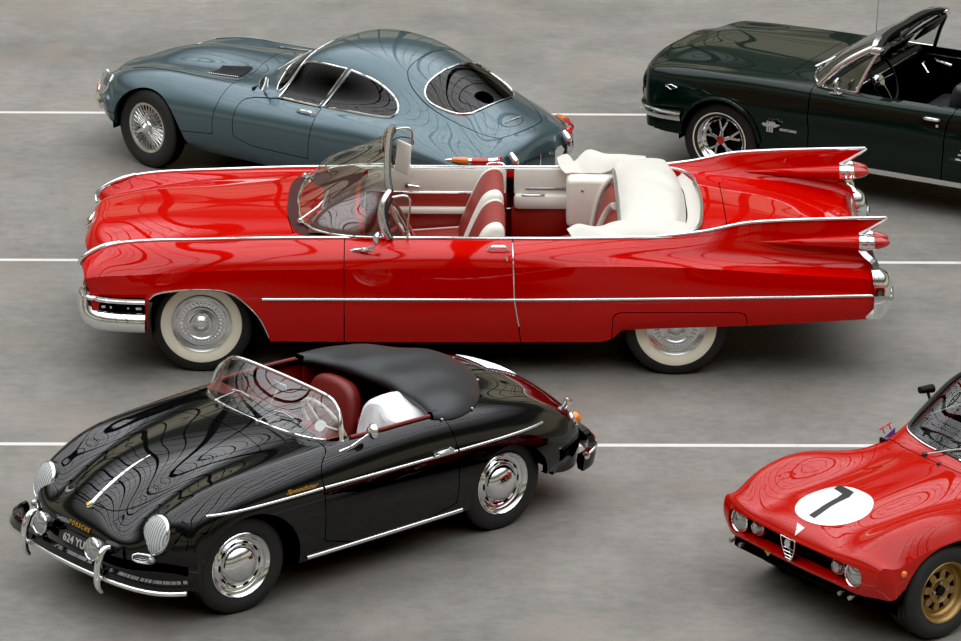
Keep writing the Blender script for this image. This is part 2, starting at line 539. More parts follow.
# ================================================================== red finned convertible
def make_finned():
    R = empty('convertible_car', (-1.949, 29.385, 0), .0096, 'long red open convertible with tall pointed tail fins and white vinyl hood cover', 'car')
    ln = [
        dict(p=[(-.86,-.85,0,.76),(-.80,-.80,0,.855),(-.69,0,.91),(-.475,0,.942),(0,0,.965),(.55,0,.985),(1.5,0,.985),(2.5,0,.99),(3.3,0,1.005),(3.7,0,1.0),(4.1,0,.955),(4.45,0,.87),(4.64,0,.78),(4.76,4.74,0,.66)]),
        dict(p=[(-.86,-.83,.38,.75),(-.80,-.785,.38,.835),(-.69,.38,.89),(-.475,.38,.932),(0,.38,.955),(.55,.38,.98),(1.5,.38,.98),(2.5,.38,.985),(3.3,.38,1.0),(3.7,.38,.99),(4.1,.38,.945),(4.45,.38,.86),(4.64,.38,.775),(4.76,4.74,.38,.66)]),
        dict(p=[(-.86,-.76,.61,.70),(-.80,-.71,.615,.755),(-.69,.62,.80),(-.5,.63,.85),(-.2,.64,.90),(.3,.65,.942),(.8,.66,.965),(1.3,.68,.975),(2.4,.68,.98),(3.3,.66,.985),(3.7,.65,.96),(4.1,.64,.905),(4.45,.63,.83),(4.64,.63,.755),(4.76,4.74,.63,.66)]),
        dict(p=[(-.86,-.79,.68,.725),(-.80,-.755,.685,.77),(-.69,.695,.82),(-.5,.70,.875),(-.2,.715,.918),(.3,.73,.95),(.8,.745,.968),(1.3,.755,.977),(2.4,.755,.98),(3.3,.745,.992),(3.7,.745,.985),(4.1,.75,.945),(4.45,.755,.885),(4.64,.757,.83),(4.76,4.74,.76,.76)]),
        dict(p=[(-.86,-.825,.725,.755),(-.80,.73,.80),(-.69,.745,.862),(-.56,.755,.905),(-.3,.77,.932),(0,.78,.945),(.7,.795,.968),(1.3,.803,.977),(2.4,.803,.98),(2.8,.80,.987),(3.44,.797,1.025),(3.82,.798,1.095),(4.33,.798,1.122),(4.76,.799,1.132)], mono=True),
        dict(p=[(-.86,-.84,.745,.76),(-.80,.75,.812),(-.69,.765,.875),(-.56,.775,.915),(-.3,.79,.942),(0,.80,.953),(.7,.815,.975),(1.3,.82,.98),(2.4,.82,.983),(2.8,.817,.99),(3.1,.814,.999),(3.44,.811,1.035),(3.82,.81,1.110),(4.33,.808,1.137),(4.76,.807,1.148)], crease=True, mono=True),
        dict(p=[(-.86,-.82,.84,.745),(-.80,.855,.785),(-.69,.868,.838),(-.5,.88,.885),(0,.90,.915),(.7,.91,.935),(1.3,.92,.945),(2.3,.92,.945),(2.8,.905,.945),(3.44,.872,.955),(3.82,.843,.978),(4.33,.832,.985),(4.76,.828,.99)]),
        dict(p=[(-.86,-.80,.925,.715),(-.80,.94,.75),(-.6,.96,.80),(0,.975,.86),(.7,.98,.885),(1.3,.985,.90),(2.3,.983,.905),(2.8,.96,.90),(3.44,.918,.885),(3.82,.892,.862),(4.33,.872,.832),(4.76,.858,.81)]),
        dict(p=[(-.86,-.78,.965,.68),(-.80,.98,.71),(-.6,1.0,.75),(0,1.01,.79),(.7,1.012,.81),(2.3,1.015,.84),(2.8,1.013,.848),(3.44,1.006,.838),(3.82,.998,.812),(4.33,.985,.775),(4.76,.965,.75)], crease=True),
        dict(p=[(-.86,-.76,.975,.58),(-.6,1.005,.60),(0,1.015,.60),(2.3,1.018,.61),(3.8,1.008,.62),(4.76,.975,.62)]),
        dict(p=[(-.86,-.75,.96,.48),(-.6,.985,.46),(0,.99,.42),(.7,.99,.42),(2.8,.995,.43),(3.8,.99,.50),(4.76,.965,.53)]),
        dict(p=[(-.86,-.74,.93,.40),(0,.955,.285),(.5,.955,.264),(2.76,.955,.276),(2.85,.957,.30),(2.93,.96,.365),(3.1,.96,.375),(3.7,.96,.40),(4.76,.94,.46)], mono=True, crease=True),
        dict(p=[(-.86,-.74,.88,.41),(0,.90,.29),(.5,.90,.268),(2.76,.905,.28),(2.85,.907,.304),(2.93,.915,.37),(3.1,.915,.38),(3.7,.915,.405),(4.76,.90,.465)], mono=True),
    ]
    B = Body(ln, nu=260, nvseg=7, s0=-.86, s1=4.76)
    g = B.g
    # tail cut (fin trailing edge, lamp pod notch, rear face)
    tail = [(4.745,1.2),(4.745,1.142),(4.56,1.035),(4.555,.93),(4.655,.86),(4.685,.70),(4.675,.40),(6,.40),(6,1.2)]
    v = g.V; g, ct = clip(g, sd_poly(v[:,0], v[:,2], tail))
    back = lip(g, ct, .05, (-1,0,0))
    # front wheel arch
    arch = chaikin([(-.368,.1),(-.368,.56),(-.315,.625),(-.15,.65),(.05,.658),(.20,.642),(.32,.56),(.44,.41),(.525,.1)], 2)
    f = lambda V: np.where(V[:,1] > .45, sd_poly(V[:,0], V[:,2], arch), 1.)
    g, ca = clip(g, f(g.V)); la = lip(g, ca, .05, (0,-1,0))
    # cockpit
    cock = chaikin([(1.08,-1),(1.08,.76),(1.12,.785),(2.0,.79),(3.2,.785),(3.40,.70),(3.48,.45),(3.50,.0),(3.50,-1)], 2)
    f = lambda V: np.where(V[:,2] > .9, np.maximum(sd_poly(V[:,0], V[:,1], cock), -(V[:,2]-.9)*10), 1.)
    g, cc = clip(g, f(g.V)); lc = lip(g, cc, .06, (0,0,-1))
    # doors, hood, trunk, skirt
    door = [(.996,.1),(.996,1.2),(2.15,1.2),(2.16,.95),(2.175,.6),(2.20,.45),(2.24,.1)]
    fd = lambda V: np.maximum(sd_poly(V[:,0], V[:,2], door), .80-V[:,1])
    dp, dl, g, dl2 = B.panel(fd, .0035, .03, g)
    hoodp = [(-.95,-1),(-.95,.64),(.64,.665),(.625,.60),(.59,.40),(.582,.2),(.58,-1)]
    fh = lambda V: np.where(V[:,2] > .69, sd_poly(V[:,0], V[:,1], hoodp), 1.)
    hp, hl, g, hl2 = B.panel(fh, .003, .03, g)
    trp = [(3.66,-1),(3.66,.50),(3.72,.56),(4.9,.56),(4.9,-1)]
    ft = lambda V: np.where(V[:,2] > .6, sd_poly(V[:,0], V[:,1], trp), 1.)
    tp, tl, g, tl2 = B.panel(ft, .003, .03, g)
    skp = [(2.853,.1),(2.853,.46),(2.87,.50),(2.91,.512),(3.72,.515),(3.77,.50),(3.787,.46),(3.787,.1)]
    fs = lambda V: np.maximum(sd_poly(V[:,0], V[:,2], skp), .85-V[:,1])
    sp, sl, g, sl2 = B.panel(fs, .003, .03, g)
    seams = [dl2, hl2, tl2, sl2]
    obj('body', [(g.both(), 'red'), (join(seams).both(), 'seam'), (join([la, lc]).both(), 'red'), (back.both(), 'red')], R)
    obj('hood', [(hp.both(), 'red'), (hl.both(), 'seam')], R)
    obj('trunk_lid', [(tp.both(), 'red'), (tl.both(), 'seam')], R)
    doors = []
    for sgn in (-1, 1):
        fl = (lambda q: q.mirror()) if sgn < 0 else (lambda q: q)
        d = obj('door', [(fl(dp), 'red'), (fl(dl), 'seam')], R); doors.append(d)
        obj('fender_skirt', [(fl(sp), 'red'), (fl(sl), 'seam')], R)
        # handle
        h0 = B.side(2.10, .935, .028); hb = [B.side(x, .935, .004) for x in (1.985, 2.13)]
        pth = smooth_path([hb[0], B.side(2.0,.937,.025), B.side(2.06,.938,.034), B.side(2.115,.937,.026), hb[1]], 16)
        hg = join([tube(pth, [.008,.012,.012,.009], 8), lathe_on([(0,.018),(.011,.016),(.013,0)], B.side(2.115,.893), (0,1,0), 16)])
        obj('door_handle', (fl(hg), 'chrome'), d)
        # bright edge trim down the rear edge of the door
        eg = tube([B.side(x, z, .002) for x, z in zip(np.interp(np.linspace(.40,.965,30)[::-1], [.4,.45,.6,.95,.97], [2.207,2.197,2.172,2.158,2.157]), np.linspace(.40,.965,30)[::-1])], .0045, 6)
        obj('door_edge_trim', (fl(eg), 'chrome'), d)
        # crest trim from the fender tip to the fin tip, then down the fin's trailing edge
        k = B.line(5, None, 4.745); k = k[::2]
        cr = tube(k+[0,.002,.002], .0125, 10)
        tipcap = tube(smooth_path([B.C[5][0]+[.0,-.03,-.03], B.C[5][0]+[-.012,0,-.005], B.C[5][6]+[0,0,.006], B.C[5][14]+[0,0,.008]], 14), [.01,.018,.020,.012], 10)
        obj('crest_trim', [(fl(cr), 'chrome'), (fl(tipcap), 'chrome')], R)
        te = tube([(4.752,.807,1.148),(4.70,.807,1.115),(4.62,.807,1.065),(4.56,.807,1.03)], [.009,.014,.018,.022], 8, flat=1.3)
        lo = sweep(smooth_path([(4.575,.835,.935),(4.62,.86,.89),(4.665,.88,.855),(4.69,.90,.80)], 12), [(-.03,-.05),(.008,-.045),(.016,0),(.008,.05),(-.03,.045)], up=(1,0,.3))
        obj('fin_edge_trim', [(fl(te), 'chrome'), (fl(lo), 'chrome')], R)
        # lamp pods either side of the fin
        for yy in (.862, .752):
            c = np.array([0, yy, .984])
            xs = np.linspace(3.86, 4.565, 18); rr = .054*((xs-3.86)/.705)**.8+.001
            pod = tube([c+[x, (.0 if yy > .8 else .0), 0] for x in xs], rr, 20, up=(0,0,1))
            p = obj('lamp_pod', (fl(pod), 'red'), R)
            ring = lathe_on([(.050,-.01),(.057,0),(.058,.045),(.0575,.05),(.051,.056),(.054,.062),(.053,.098),(.046,.104)], c+[4.555,0,0], (1,0,0), 28)
            obj('chrome_collar', (fl(ring), 'chrome'), p)
            lens = lathe_on([(.047,.10),(.047,.115),(.040,.150),(.026,.19),(.008,.212),(0,.214)], c+[4.555,0,0], (1,0,0), 24)
            obj('tail_lens', (fl(lens), 'redlens'), p)
        # side moulding
        sm = tube([B.side(x, z, .001) for x, z in zip(np.linspace(.43,4.66,60), np.interp(np.linspace(.43,4.66,60), [.43,2.2,4.66], [.592,.603,.640]))], .0105, 10)
        obj('side_moulding', (fl(sm), 'chrome'), R)
        # wheel arch bright trim
        ap = [p for p in arch if p[1] > (.57 if p[0] < 0 else .27)]
        i0 = int(np.argmin([p[0] for p in arch]))
        apx = ap
        ag = tube([B.side(p[0], p[1]+.004, .003) for p in apx if B.side(p[0], p[1]+.004) is not None], .006, 6)
        obj('arch_trim', (fl(ag), 'chrome'), R)
        # wheel housing
        wh = lathe([(.40,.55),(.40,.93)], 40).tf(Matrix.Translation((0.06,0,.36)))
        wd = lathe([(.0,.55),(.40,.55)], 40).tf(Matrix.Translation((0.06,0,.36)))
        keep = lambda q: clip(q, q.V[:,2]-.29)[0]
        wh2 = lathe([(.0,.55),(.40,.55),(.40,.90)], 40).tf(Matrix.Translation((3.302,0,.36)))
        wh2 = clip(wh2, wh2.V[:,2]-.42)[0]
        obj('wheel_housing', (fl(keep(join([wh,wd]))), 'dark'), R); obj('wheel_housing', (fl(wh2), 'dark'), R)
    # ------------- front end
    path = lambda pts, n=60: smooth_path([(x,-y,z) for x,y,z in reversed(pts[1:])]+pts, n)
    base = [(-.80,0),(-.805,.45),(-.785,.80),(-.72,.95),(-.60,1.005),(-.375,1.03)]
    low = path([(x,y,.425) for x,y in base])
    prof = [(-.080,-.05),(-.085,.0),(-.06,.045),(-.02,.062),(.025,.058),(.06,.035),(.078,0),(.07,-.05)]
    prof2 = [(q[0], -q[1]) for q in prof]
    hi = path([(x+.0,y+.022,.585) for x,y in base])
    obj('front_bumper', [(sweep(low, prof2, up=(0,0,1)), 'chrome'),
        (sweep(hi, [(-.018,-.02),(-.018,.02),(0,-.03+.055),(.018,.02),(.018,-.02)], up=(0,0,1)), 'chrome'),
        (sweep(hi, [(-.018,.02),(-.018,-.012),(0,-.024),(.018,-.012),(.018,.02)], up=(0,0,1)), 'chrome'),
        (sweep(path([(x-.004,y+.004,.53) for x,y in base]), [(-.05,-.008),(-.05,.008),(.05,.008),(.05,-.008)], up=(0,0,1)), 'dark'),
        (join([join([lathe_on([(.10,-.04),(.095,.01),(.07,.035),(.03,.05),(0,.053)], (-.835,s*.55,.44), (-1,0,0), 24)]) for s in (-1,1)]), 'chrome')], R)
    fb = R.children[-1]
    for s in (-1,1):
        bars = join([rbox((.046,.02,.022), .006, 2, (x, s*(y+.018), .527)) for x,y in ((-.66,.975),(-.60,.988),(-.54,.998),(-.48,1.007),(-.42,1.014))]+[rbox((.28,.012,.01),.003,1,(-.53,s*1.0,.542),(0,0,s*.15)),rbox((.28,.012,.01),.003,1,(-.53,s*1.0,.498),(0,0,s*.15))])
        obj('parking_lamp', (bars, 'chrome'), fb)
    gm = [(rbox((.02,1.72,.26),.01,1,(-.70,0,.63)),'dark')]
    gm.append((join([rbox((.03,1.6,.018),.006,2,(-.735,0,z)) for z in (.56,.63,.70)]+[rbox((.03,.016,.2),.005,1,(-.74,y,.63)) for y in np.linspace(-.45,.45,13)]),'chrome'))
    gr = obj('grille', gm, R)
    for s in (-1,1):
        for y in (.62,.82):
            h = obj('headlight', (lathe_on([(.062,-.03),(.085,0),(.09,.02),(.075,.03)], (-.745,s*y,.665),(-1,0,0),28),'chrome'), R)
            obj('lens', (lathe_on([(.076,.022),(.05,.035),(0,.042)], (-.745,s*y,.665),(-1,0,0),28),'whitelens'), h)
        # bright strip up the front corner of the fender
        st = tube(smooth_path([(-.785,s*.955,.71),(-.80,s*.972,.66),(-.785,s*.985,.60),(-.72,s*.99,.585)],14), .018, 8)
        obj('corner_trim', (st,'chrome'), R)
    em = join([tube(smooth_path([(-.80,.13,.845),(-.845,.06,.80),(-.862,0,.775),(-.845,-.06,.80),(-.80,-.13,.845)],18),.010,8), lathe_on([(.05,0),(.045,.012),(0,.02)],(-.835,0,.83),(-.8,0,.6),20)])
    obj('hood_emblem', (em,'chrome'), R)
    # ------------- rear end
    rb = [(4.72,0),(4.72,.55),(4.71,.80),(4.66,.97)]
    obj('rear_bumper', [(sweep(path([(x,y,.52) for x,y in rb]), [(-.06,-.05),(-.06,.04),(0,.07),(.06,.04),(.06,-.05)][::-1], up=(0,0,1)), 'chrome'),
        (rbox((.05,1.70,.30),.02,2,(4.62,0,.68)),'chrome2')], R)
    fb = R.children[-1]
    for s in (-1,1):
        rows = []
        for z, w, x0, x1 in ((.815,.05,4.64,4.70),(.78,.085,4.645,4.755),(.70,.10,4.655,4.785),(.62,.105,4.66,4.792),(.54,.10,4.66,4.78),(.47,.085,4.66,4.745),(.455,.06,4.66,4.70)):
            a = np.linspace(-PI/2, PI/2, 13)
            rows.append([(x0+(x1-x0)*max(0,math.cos(q))**.5, s*(.905+w*math.sin(q)), z) for q in a])
        pod = gridG(rows, analytic=False)
        e = obj('bumper_pod', [(pod,'chrome'), (sweep([(4.662, s*(.905+w), z) for w,z in ((-.09,.63),(0,.63),(.105,.63))], [(-.012,-.13),(-.012,.0),(.012,.0),(.012,-.13)], up=(0,0,1)),'chrome2')], fb)
        obj('reverse_lamp', (lathe_on([(.06,-.02),(.062,.01),(.045,.025),(0,.035)],(4.775,s*.90,.63),(1,0,0),24),'whitelens'), e)
    # ------------- underside
    obj('underbody', [(rbox((3.9,1.0,.12),.02,1,(2.0,0,.33)),'dark'), (rbox((.5,1.7,.12),.02,1,(1.3,0,.34)),'dark'),(rbox((1.7,1.76,.06),.02,1,(1.75,0,.335)),'dark'),(rbox((1.4,1.0,.4),.02,1,(-.05,0,.58)),'dark'),(rbox((.9,1.5,.25),.02,1,(4.2,0,.56)),'dark')], R)
    # ------------- wheels
    prof = tyre_prof(.362,.205,.20,.16)
    def wheel(x, s):
        w = obj('wheel', (lathe(prof,64),'rubber'), R, (x, s*.775, .358), (0,0,0 if s < 0 else PI))
        obj('whitewall', (lathe([(.203,-.0845),(.212,-.088),(.235,-.0985),(.262,-.103),(.280,-.1025),(.283,-.1)],64),'whitewall'), w)
        cov = [(.210,-.080),(.211,-.092),(.206,-.097),(.198,-.092),(.182,-.086),(.176,-.089),(.170,-.086),(.155,-.083),(.125,-.086),(.118,-.094),(.112,-.094),(.104,-.088),(.080,-.092),(.072,-.099),(.066,-.099),(.058,-.096),(.045,-.104),(.034,-.112),(.026,-.113),(.024,-.109),(0,-.110)]
        c = obj('wheel_cover', (lathe(cov,64),'chrome2'), w, sharp=20)
        vn = join([rbox((.026,.008,.012),.003,1,(.140*math.cos(a),-.088,.140*math.sin(a)),(0,-a,0)) for a in np.linspace(0,2*PI,32,endpoint=False)])
        c.data.materials.append(M['chrome']); 
        obj('cover_fins', (vn,'chrome'), w)
    for x in (0,3.302):
        for s in (-1,1): wheel(x, s)
    # ------------- windscreen
    bh = [(.650,0,.985),(.662,.25,.985),(.700,.5,.984),(.815,.70,.984),(1.0,.812,.985),(1.18,.842,.986),(1.30,.842,.986)]
    bot = path(bh, 81)
    th = [(1.275,0,1.318),(1.278,.3,1.316),(1.285,.55,1.311),(1.30,.74,1.300)]
    # side edge of the glass (dog-leg pillar)
    pil = smooth_path([(1.305,.745,1.300),(1.272,.785,1.262),(1.252,.812,1.20),(1.252,.832,1.11),(1.272,.845,1.04),(1.30,.845,.984)],24)
    top = path(th, 81)
    ts = np.linspace(0,1,14); P = np.zeros((81,14,3))
    for i in range(81):
        for j,t in enumerate(ts):
            q = bot[i]*(1-t)+top[i]*t+np.array([-.16*math.sin(PI*t**.65)*math.exp(-((abs(i-40)-27)/8.)**2)-.02*math.sin(PI*t),0,0]); P[i,j] = q
    # bend the last columns towards the pillar
    for i in range(81):
        w = max(0,(abs(i-40)-26)/14)**2
        yy = abs(P[i,:,1]); 
        for j,t in enumerate(ts):
            pz = P[i,j,2]; px = np.interp(pz, pil[::-1,2], pil[::-1,0]); py = np.interp(pz, pil[::-1,2], pil[::-1,1])
            P[i,j,0] = P[i,j,0]*(1-w)+px*w; P[i,j,1] = P[i,j,1]*(1-w)+math.copysign(py, i-40)*w
    ws = obj('windscreen', (gridG(P),'glass'), R)
    topr = sweep(top, [(-.016,-.02),(-.012,.014),(.012,.016),(.018,-.012)], up=(0,0,1))
    br = tube(bot+[0,0,.004], .010, 8)
    pl = [tube(pil*[1,s,1], [.016,.020,.022,.024,.024,.022], 10, flat=1.3) for s in (-1,1)]
    obj('windscreen_frame', [(topr,'chrome2'),(br,'chrome'),(join(pl),'chrome2')], ws)
    obj('header_rubber', (sweep(top+[.022,0,-.004], [(-.012,-.010),(-.012,.010),(.012,.010),(.012,-.010)], up=(0,0,1)),'trimrubber'), ws)
    for s in (-1,1):
        fr = [(1.30,s*.835,.99),(1.272,s*.83,1.08),(1.285,s*.815,1.19),(1.325,s*.80,1.265)]
        gl = gridG(np.array([[(1.295,s*.84,.99),(1.30,s*.818,1.14),(1.325,s*.80,1.265)],[(1.43,s*.84,.99),(1.435,s*.82,1.13),(1.43,s*.80,1.272)]]))
        v = obj('vent_window', (gl,'glass'), R)
        obj('vent_frame', [(tube(smooth_path([(1.432,s*.84,.985),(1.437,s*.82,1.13),(1.432,s*.80,1.275),(1.325,s*.80,1.27)],24),.008,8),'chrome2'),
            (tube(smooth_path([(1.318,s*.838,.985),(1.285,s*.83,1.08),(1.288,s*.815,1.19),(1.325,s*.80,1.268)],20),[.014,.018,.016,.012],8),'trimrubber')], v)
    # cowl vent (slatted crescent ahead of the glass)
    cr1 = [(.575,0),(.582,.3),(.612,.5),(.665,.66),(.74,.745),(.80,.76)]; cr2 = [(.652,0),(.662,.25),(.70,.48),(.79,.66),(.84,.735),(.855,.765)]
    a = smooth_path([(x,y,0) for x,y in cr1],24); b = smooth_path([(x,y,0) for x,y in cr2],24)
    def drop(p): 
        q = B.top(p[0], p[1], .004); return q if q is not None else np.array([p[0],p[1],.985])
    rowsG = [[drop(a[i]*(1-t)+b[i]*t) for t in np.linspace(0,1,5)] for i in range(24)]
    cg = gridG(rowsG); 
    if cg.N[:,2].mean() < 0: cg.N = -cg.N; cg.F = [tuple(reversed(q)) for q in cg.F]
    obj('cowl_vent', (cg.both(),'cowlred'), R)
    for s in (-1,1):
        p0 = np.array([.66,s*.40,.992]); p0b = np.array([.70,s*.52,.995])
        w = obj('wiper', [(lathe_on([(.022,0),(.02,.02),(.012,.03),(0,.032)], p0b-[.02,0,0],(0,0,1),16),'chrome'),(tube([p0b-[.02,0,-.02],(.80,s*.42,1.075),(.845,s*.35,1.11)],.006,6),'chrome'),(tube([(.83,s*.50,1.085),(.845,s*.36,1.112),(.865,s*.22,1.128)],.007,6),'steel')], R)
    # door mirror (driver side) and its stalk
    b0 = B.side(1.12,.93,.0)*[1,-1,1]
    mm = obj('door_mirror', [(tube(smooth_path([b0+[-.06,-.004,0],b0+[.0,-.018,.01],b0+[.07,-.06,.045],b0+[.09,-.075,.075]],14),[.012,.016,.012,.010],8),'chrome'),
        (lathe_on([(0,-.03),(.03,-.025),(.048,-.005),(.05,.008),(.045,.012)], b0+[.105,-.08,.115],(1,-.1,-.05),24),'chrome'),
        (rbox((.15,.012,.02),.005,2,tuple(b0+[-.01,-.006,-.004])),'chrome')], R)
    obj('mirror_glass', (lathe_on([(0,.013),(.045,.0125)], b0+[.105,-.08,.115],(1,-.1,-.05),24),'mirrorglass'), mm)
    # ------------- interior
    obj('floor_carpet', [(rbox((2.5,1.6,.02),.005,1,(2.05,0,.40)),'redcarpet'),(rbox((.02,1.56,.55),.005,1,(.92,0,.66)),'redcarpet'),(rbox((2.3,.30,.14),.05,2,(1.9,0,.44)),'redcarpet')], R)
    for s in (-1,1):
        dr = doors[0 if s < 0 else 1]
        yb = s*.795
        a = [(rbox((1.10,.035,.19),.014,2,(1.585,yb,.885)),'whiteleather'),(rbox((1.08,.03,.13),.01,2,(1.60,yb-s*.006,.735)),'redleather'),(rbox((1.08,.03,.22),.01,2,(1.60,yb-s*.006,.545)),'redleather'),
             (rbox((.90,.075,.045),.018,2,(1.66,yb-s*.035,.672)),'whiteleather'),(rbox((1.06,.012,.018),.004,1,(1.60,yb-s*.02,.802)),'chrome'),(rbox((1.06,.012,.02),.004,1,(1.60,yb-s*.022,.44)),'chrome')]
        obj('door_trim_panel', a, dr)
        obj('window_crank', [(lathe_on([(.025,0),(.022,.02),(0,.03)],(1.42,yb-s*.015,.86),(0,-s,0),16),'chrome'),(tube([(1.42,yb-s*.04,.86),(1.50,yb-s*.045,.85)],.008,6),'chrome')], dr)
        q = [(rbox((.56,.035,.20),.014,2,(2.47,yb,.885)),'whiteleather'),(rbox((.56,.10,.11),.03,2,(2.47,yb-s*.03,.745)),'whiteleather'),(rbox((.60,.05,.30),.02,2,(2.47,yb-s*.02,.555)),'redleather'),
             (rbox((.34,.014,.022),.004,1,(2.44,yb-s*.022,.835)),'steel'),(rbox((.17,.03,.014),.004,1,(2.33,yb-s*.06,.80)),'chrome')]
        obj('quarter_trim_panel', q, R)
        obj('rear_side_panel', [(rbox((.42,.30,.36),.03,3,(2.78,s*.68,.80)),'whiteleather'),(join([lathe_on([(.012,0),(.01,.008),(0,.01)],(x,s*.529,.905),(0,-s,0),12) for x in (2.68,2.86)]),'chrome')], R)
        cap = sweep([(x,s*.80,.978) for x in np.linspace(1.05,3.2,12)], [(-.02,-.012),(-.02,.012),(.006,.014),(.006,-.014)], up=(0,0,1))
        obj('sill_moulding', (cap,'chrome2'), R)
        sv = obj('sun_visor', (rbox((.02,.17,.23),.02,3,(1.385,s*.62,1.115),(0,.12,s*.6)),'whiteleather'), R) if s > 0 else None
    M['dashred'] = mat('dark red dashboard', (.075,.010,.008), .5)
    obj('dashboard', [(skinloft([[(.74,y,.985+.0*abs(y)) for y in np.linspace(-.72,.72,5)],[(.98,y,.995) for y in np.linspace(-.79,.79,5)],[(1.10,y,.965) for y in np.linspace(-.79,.79,5)],[(1.10,y,.86) for y in np.linspace(-.79,.79,5)],[(1.02,y,.74) for y in np.linspace(-.79,.79,5)]],24,20),'dashred'),
        (rbox((.03,1.4,.03),.01,2,(1.105,0,.88)),'chrome'),(rbox((.06,.46,.13),.03,2,(1.10,-.38,.93)),'redleather')], R)
    # steering wheel
    c = np.array([1.40,-.40,.93]); d = Vector((.86,0,.5)).normalized()
    ringp = [(.205*math.cos(a),.205*math.sin(a),0) for a in np.linspace(0,2*PI,48,endpoint=False)]
    ring = tube(ringp,.012,8,closed=True)
    q = d.to_track_quat('Z','X').to_matrix().to_4x4(); q.translation = Vector(c)
    sw = obj('steering_wheel', [(ring.tf(q),'redleather'),(join([tube([(0,0,-.02),(.19*math.cos(a),.19*math.sin(a),0)],.010,6) for a in (0,PI)]).tf(q),'chrome'),(lathe([(0,-.01),(.04,-.012),(.05,-.03)],24,'z').tf(q),'whiteleather'),(tube([(0,0,-.02),(0,0,-.34)],.028,10).tf(q),'redleather')], R)
    obj('horn_ring', (tube([(p[0]*.6,p[1]*.6,-.01) for p in ringp],.005,6,closed=True).tf(q),'chrome'), sw)
    # front bench: cushion and two separate backs
    M.setdefault('pleat', ribbed('red pleated leather', (.20,.014,.010), (.33,.026,.018), 9, 'Y', .4, .35, .5))
    fs = obj('front_seat', [(rbox((.56,1.50,.20),.06,3,(1.66,0,.46),(0,-.08,0)),'whiteleather'),(rbox((.50,.62,.22),.06,3,(1.64,.37,.462),(0,-.08,0)),'pleat'),(rbox((.50,.62,.22),.06,3,(1.64,-.37,.462),(0,-.08,0)),'pleat')], R)
    pr_ = chaikin([(1.80,.46),(1.78,.56),(1.86,.78),(1.925,.93),(1.965,1.0),(2.03,1.035),(2.085,1.025),(2.11,.97),(2.10,.85),(2.06,.65),(2.02,.46)],2)
    cen = pr_.mean(0); red = cen+(pr_-cen)*[1.04,1.018]
    for s in (-1,1):
        yc = s*.37
        bk = obj('seat_back', [(prism(pr_, yc-.335, yc+.335, 'xz', .035),'whiteleather')], fs)
        obj('pleated_panel', [(prism(red, yc-.235, yc+.245, 'xz', .012),'pleat')], bk)
    rs = obj('rear_seat', [(rbox((.46,1.02,.20),.06,3,(2.74,0,.50),(0,-.06,0)),'pleat')], R)
    pr2 = chaikin([(2.78,.50),(2.75,.62),(2.80,.80),(2.87,.97),(2.93,1.01),(3.0,1.0),(3.04,.90),(3.04,.50)],2)
    bk = obj('seat_back', [(prism(pr2,-.50,.50,'xz',.04),'pleat')], rs)
    cres = tube(smooth_path([(2.745,.02,.66),(2.80,.0,.80),(2.87,-.06,.95),(2.905,-.16,1.005)],16),[.004,.035,.045,.05],10,flat=.6)
    obj('white_inset', (cres,'whiteleather'), bk)
    obj('seat_back_edge', (tube(smooth_path([(2.745,.505,.60),(2.78,.515,.80),(2.85,.515,.96),(2.90,.49,1.015),(2.915,.3,1.02)],20),.018,8),'whiteleather'), bk)
    # ------------- folded hood under its white cover
    rows = []
    for x, zc, ze, hw in ((2.90,1.05,1.05,.64),(2.94,1.09,1.075,.69),(3.02,1.125,1.085,.735),(3.15,1.14,1.09,.765),(3.27,1.125,1.08,.755),(3.35,1.075,1.05,.72),(3.39,1.00,1.0,.68)):
        ys = np.array([-1,-.97,-.85,-.5,0,.5,.85,.97,1])*hw
        zs = [.965,ze-.045,ze-.03,zc-.02,zc,zc-.005,ze+.012,ze-.01,.965]
        xs = [x+(.0 if x < 3.3 else -.06*abs(y/hw)**3) for y in ys]
        rows.append(list(zip(xs,ys,zs)))
    hc = skinloft(rows,60,70)
    rn = np.random.RandomState(3)
    V = hc.V; V[:,2] += .006*np.sin(V[:,0]*17+V[:,1]*5)*np.cos(V[:,1]*7)+.004*np.sin(V[:,1]*19+V[:,0]*11)
    hood = obj('folded_hood', [(gridG(V.reshape(60,70,3)),'canvas')], R); lab(hood,'white vinyl cover over the folded hood')
    obj('front_bow', (tube(smooth_path([(2.908,-.60,1.02),(2.908,-.3,1.05),(2.908,0,1.06),(2.908,.3,1.06),(2.908,.60,1.045)],20),.014,8),'steel'), hood)
    # loose flaps along both sides
    far = [[(2.50,.80,1.06),(2.52,.72,1.015),(2.56,.66,.985)],[(2.58,.83,1.075),(2.60,.75,1.025),(2.62,.68,.985)],[(2.63,.80,1.035),(2.66,.74,1.01),(2.69,.69,.98)],[(2.72,.86,1.10),(2.74,.76,1.05),(2.76,.68,.985)],[(2.84,.83,1.085),(2.85,.75,1.055),(2.86,.68,.995)],[(2.98,.81,1.085),(2.99,.73,1.095),(3.0,.64,1.08)],[(3.14,.79,1.06),(3.14,.75,1.09),(3.14,.64,1.10)]]
    fg = skinloft(far,48,16); obj('cover_flap', (shell(fg,.008),'canvas'), hood)
    nr = [[(2.55,-.66,.98),(2.54,-.74,1.02),(2.57,-.81,.99)],[(2.62,-.64,1.0),(2.62,-.72,1.05),(2.64,-.82,.985)],[(2.72,-.64,.99),(2.72,-.73,1.035),(2.74,-.82,.985)],[(2.84,-.62,1.03),(2.85,-.72,1.035),(2.86,-.82,.985)],[(2.98,-.62,1.055),(3.0,-.74,1.045),(3.0,-.825,.99)],[(3.18,-.62,1.06),(3.2,-.76,1.04),(3.2,-.825,.995)],[(3.36,-.6,1.03),(3.38,-.72,1.02),(3.38,-.80,1.0)]]
    ng = skinloft(nr,48,16); obj('cover_flap', (shell(ng,.008),'canvas'), hood)
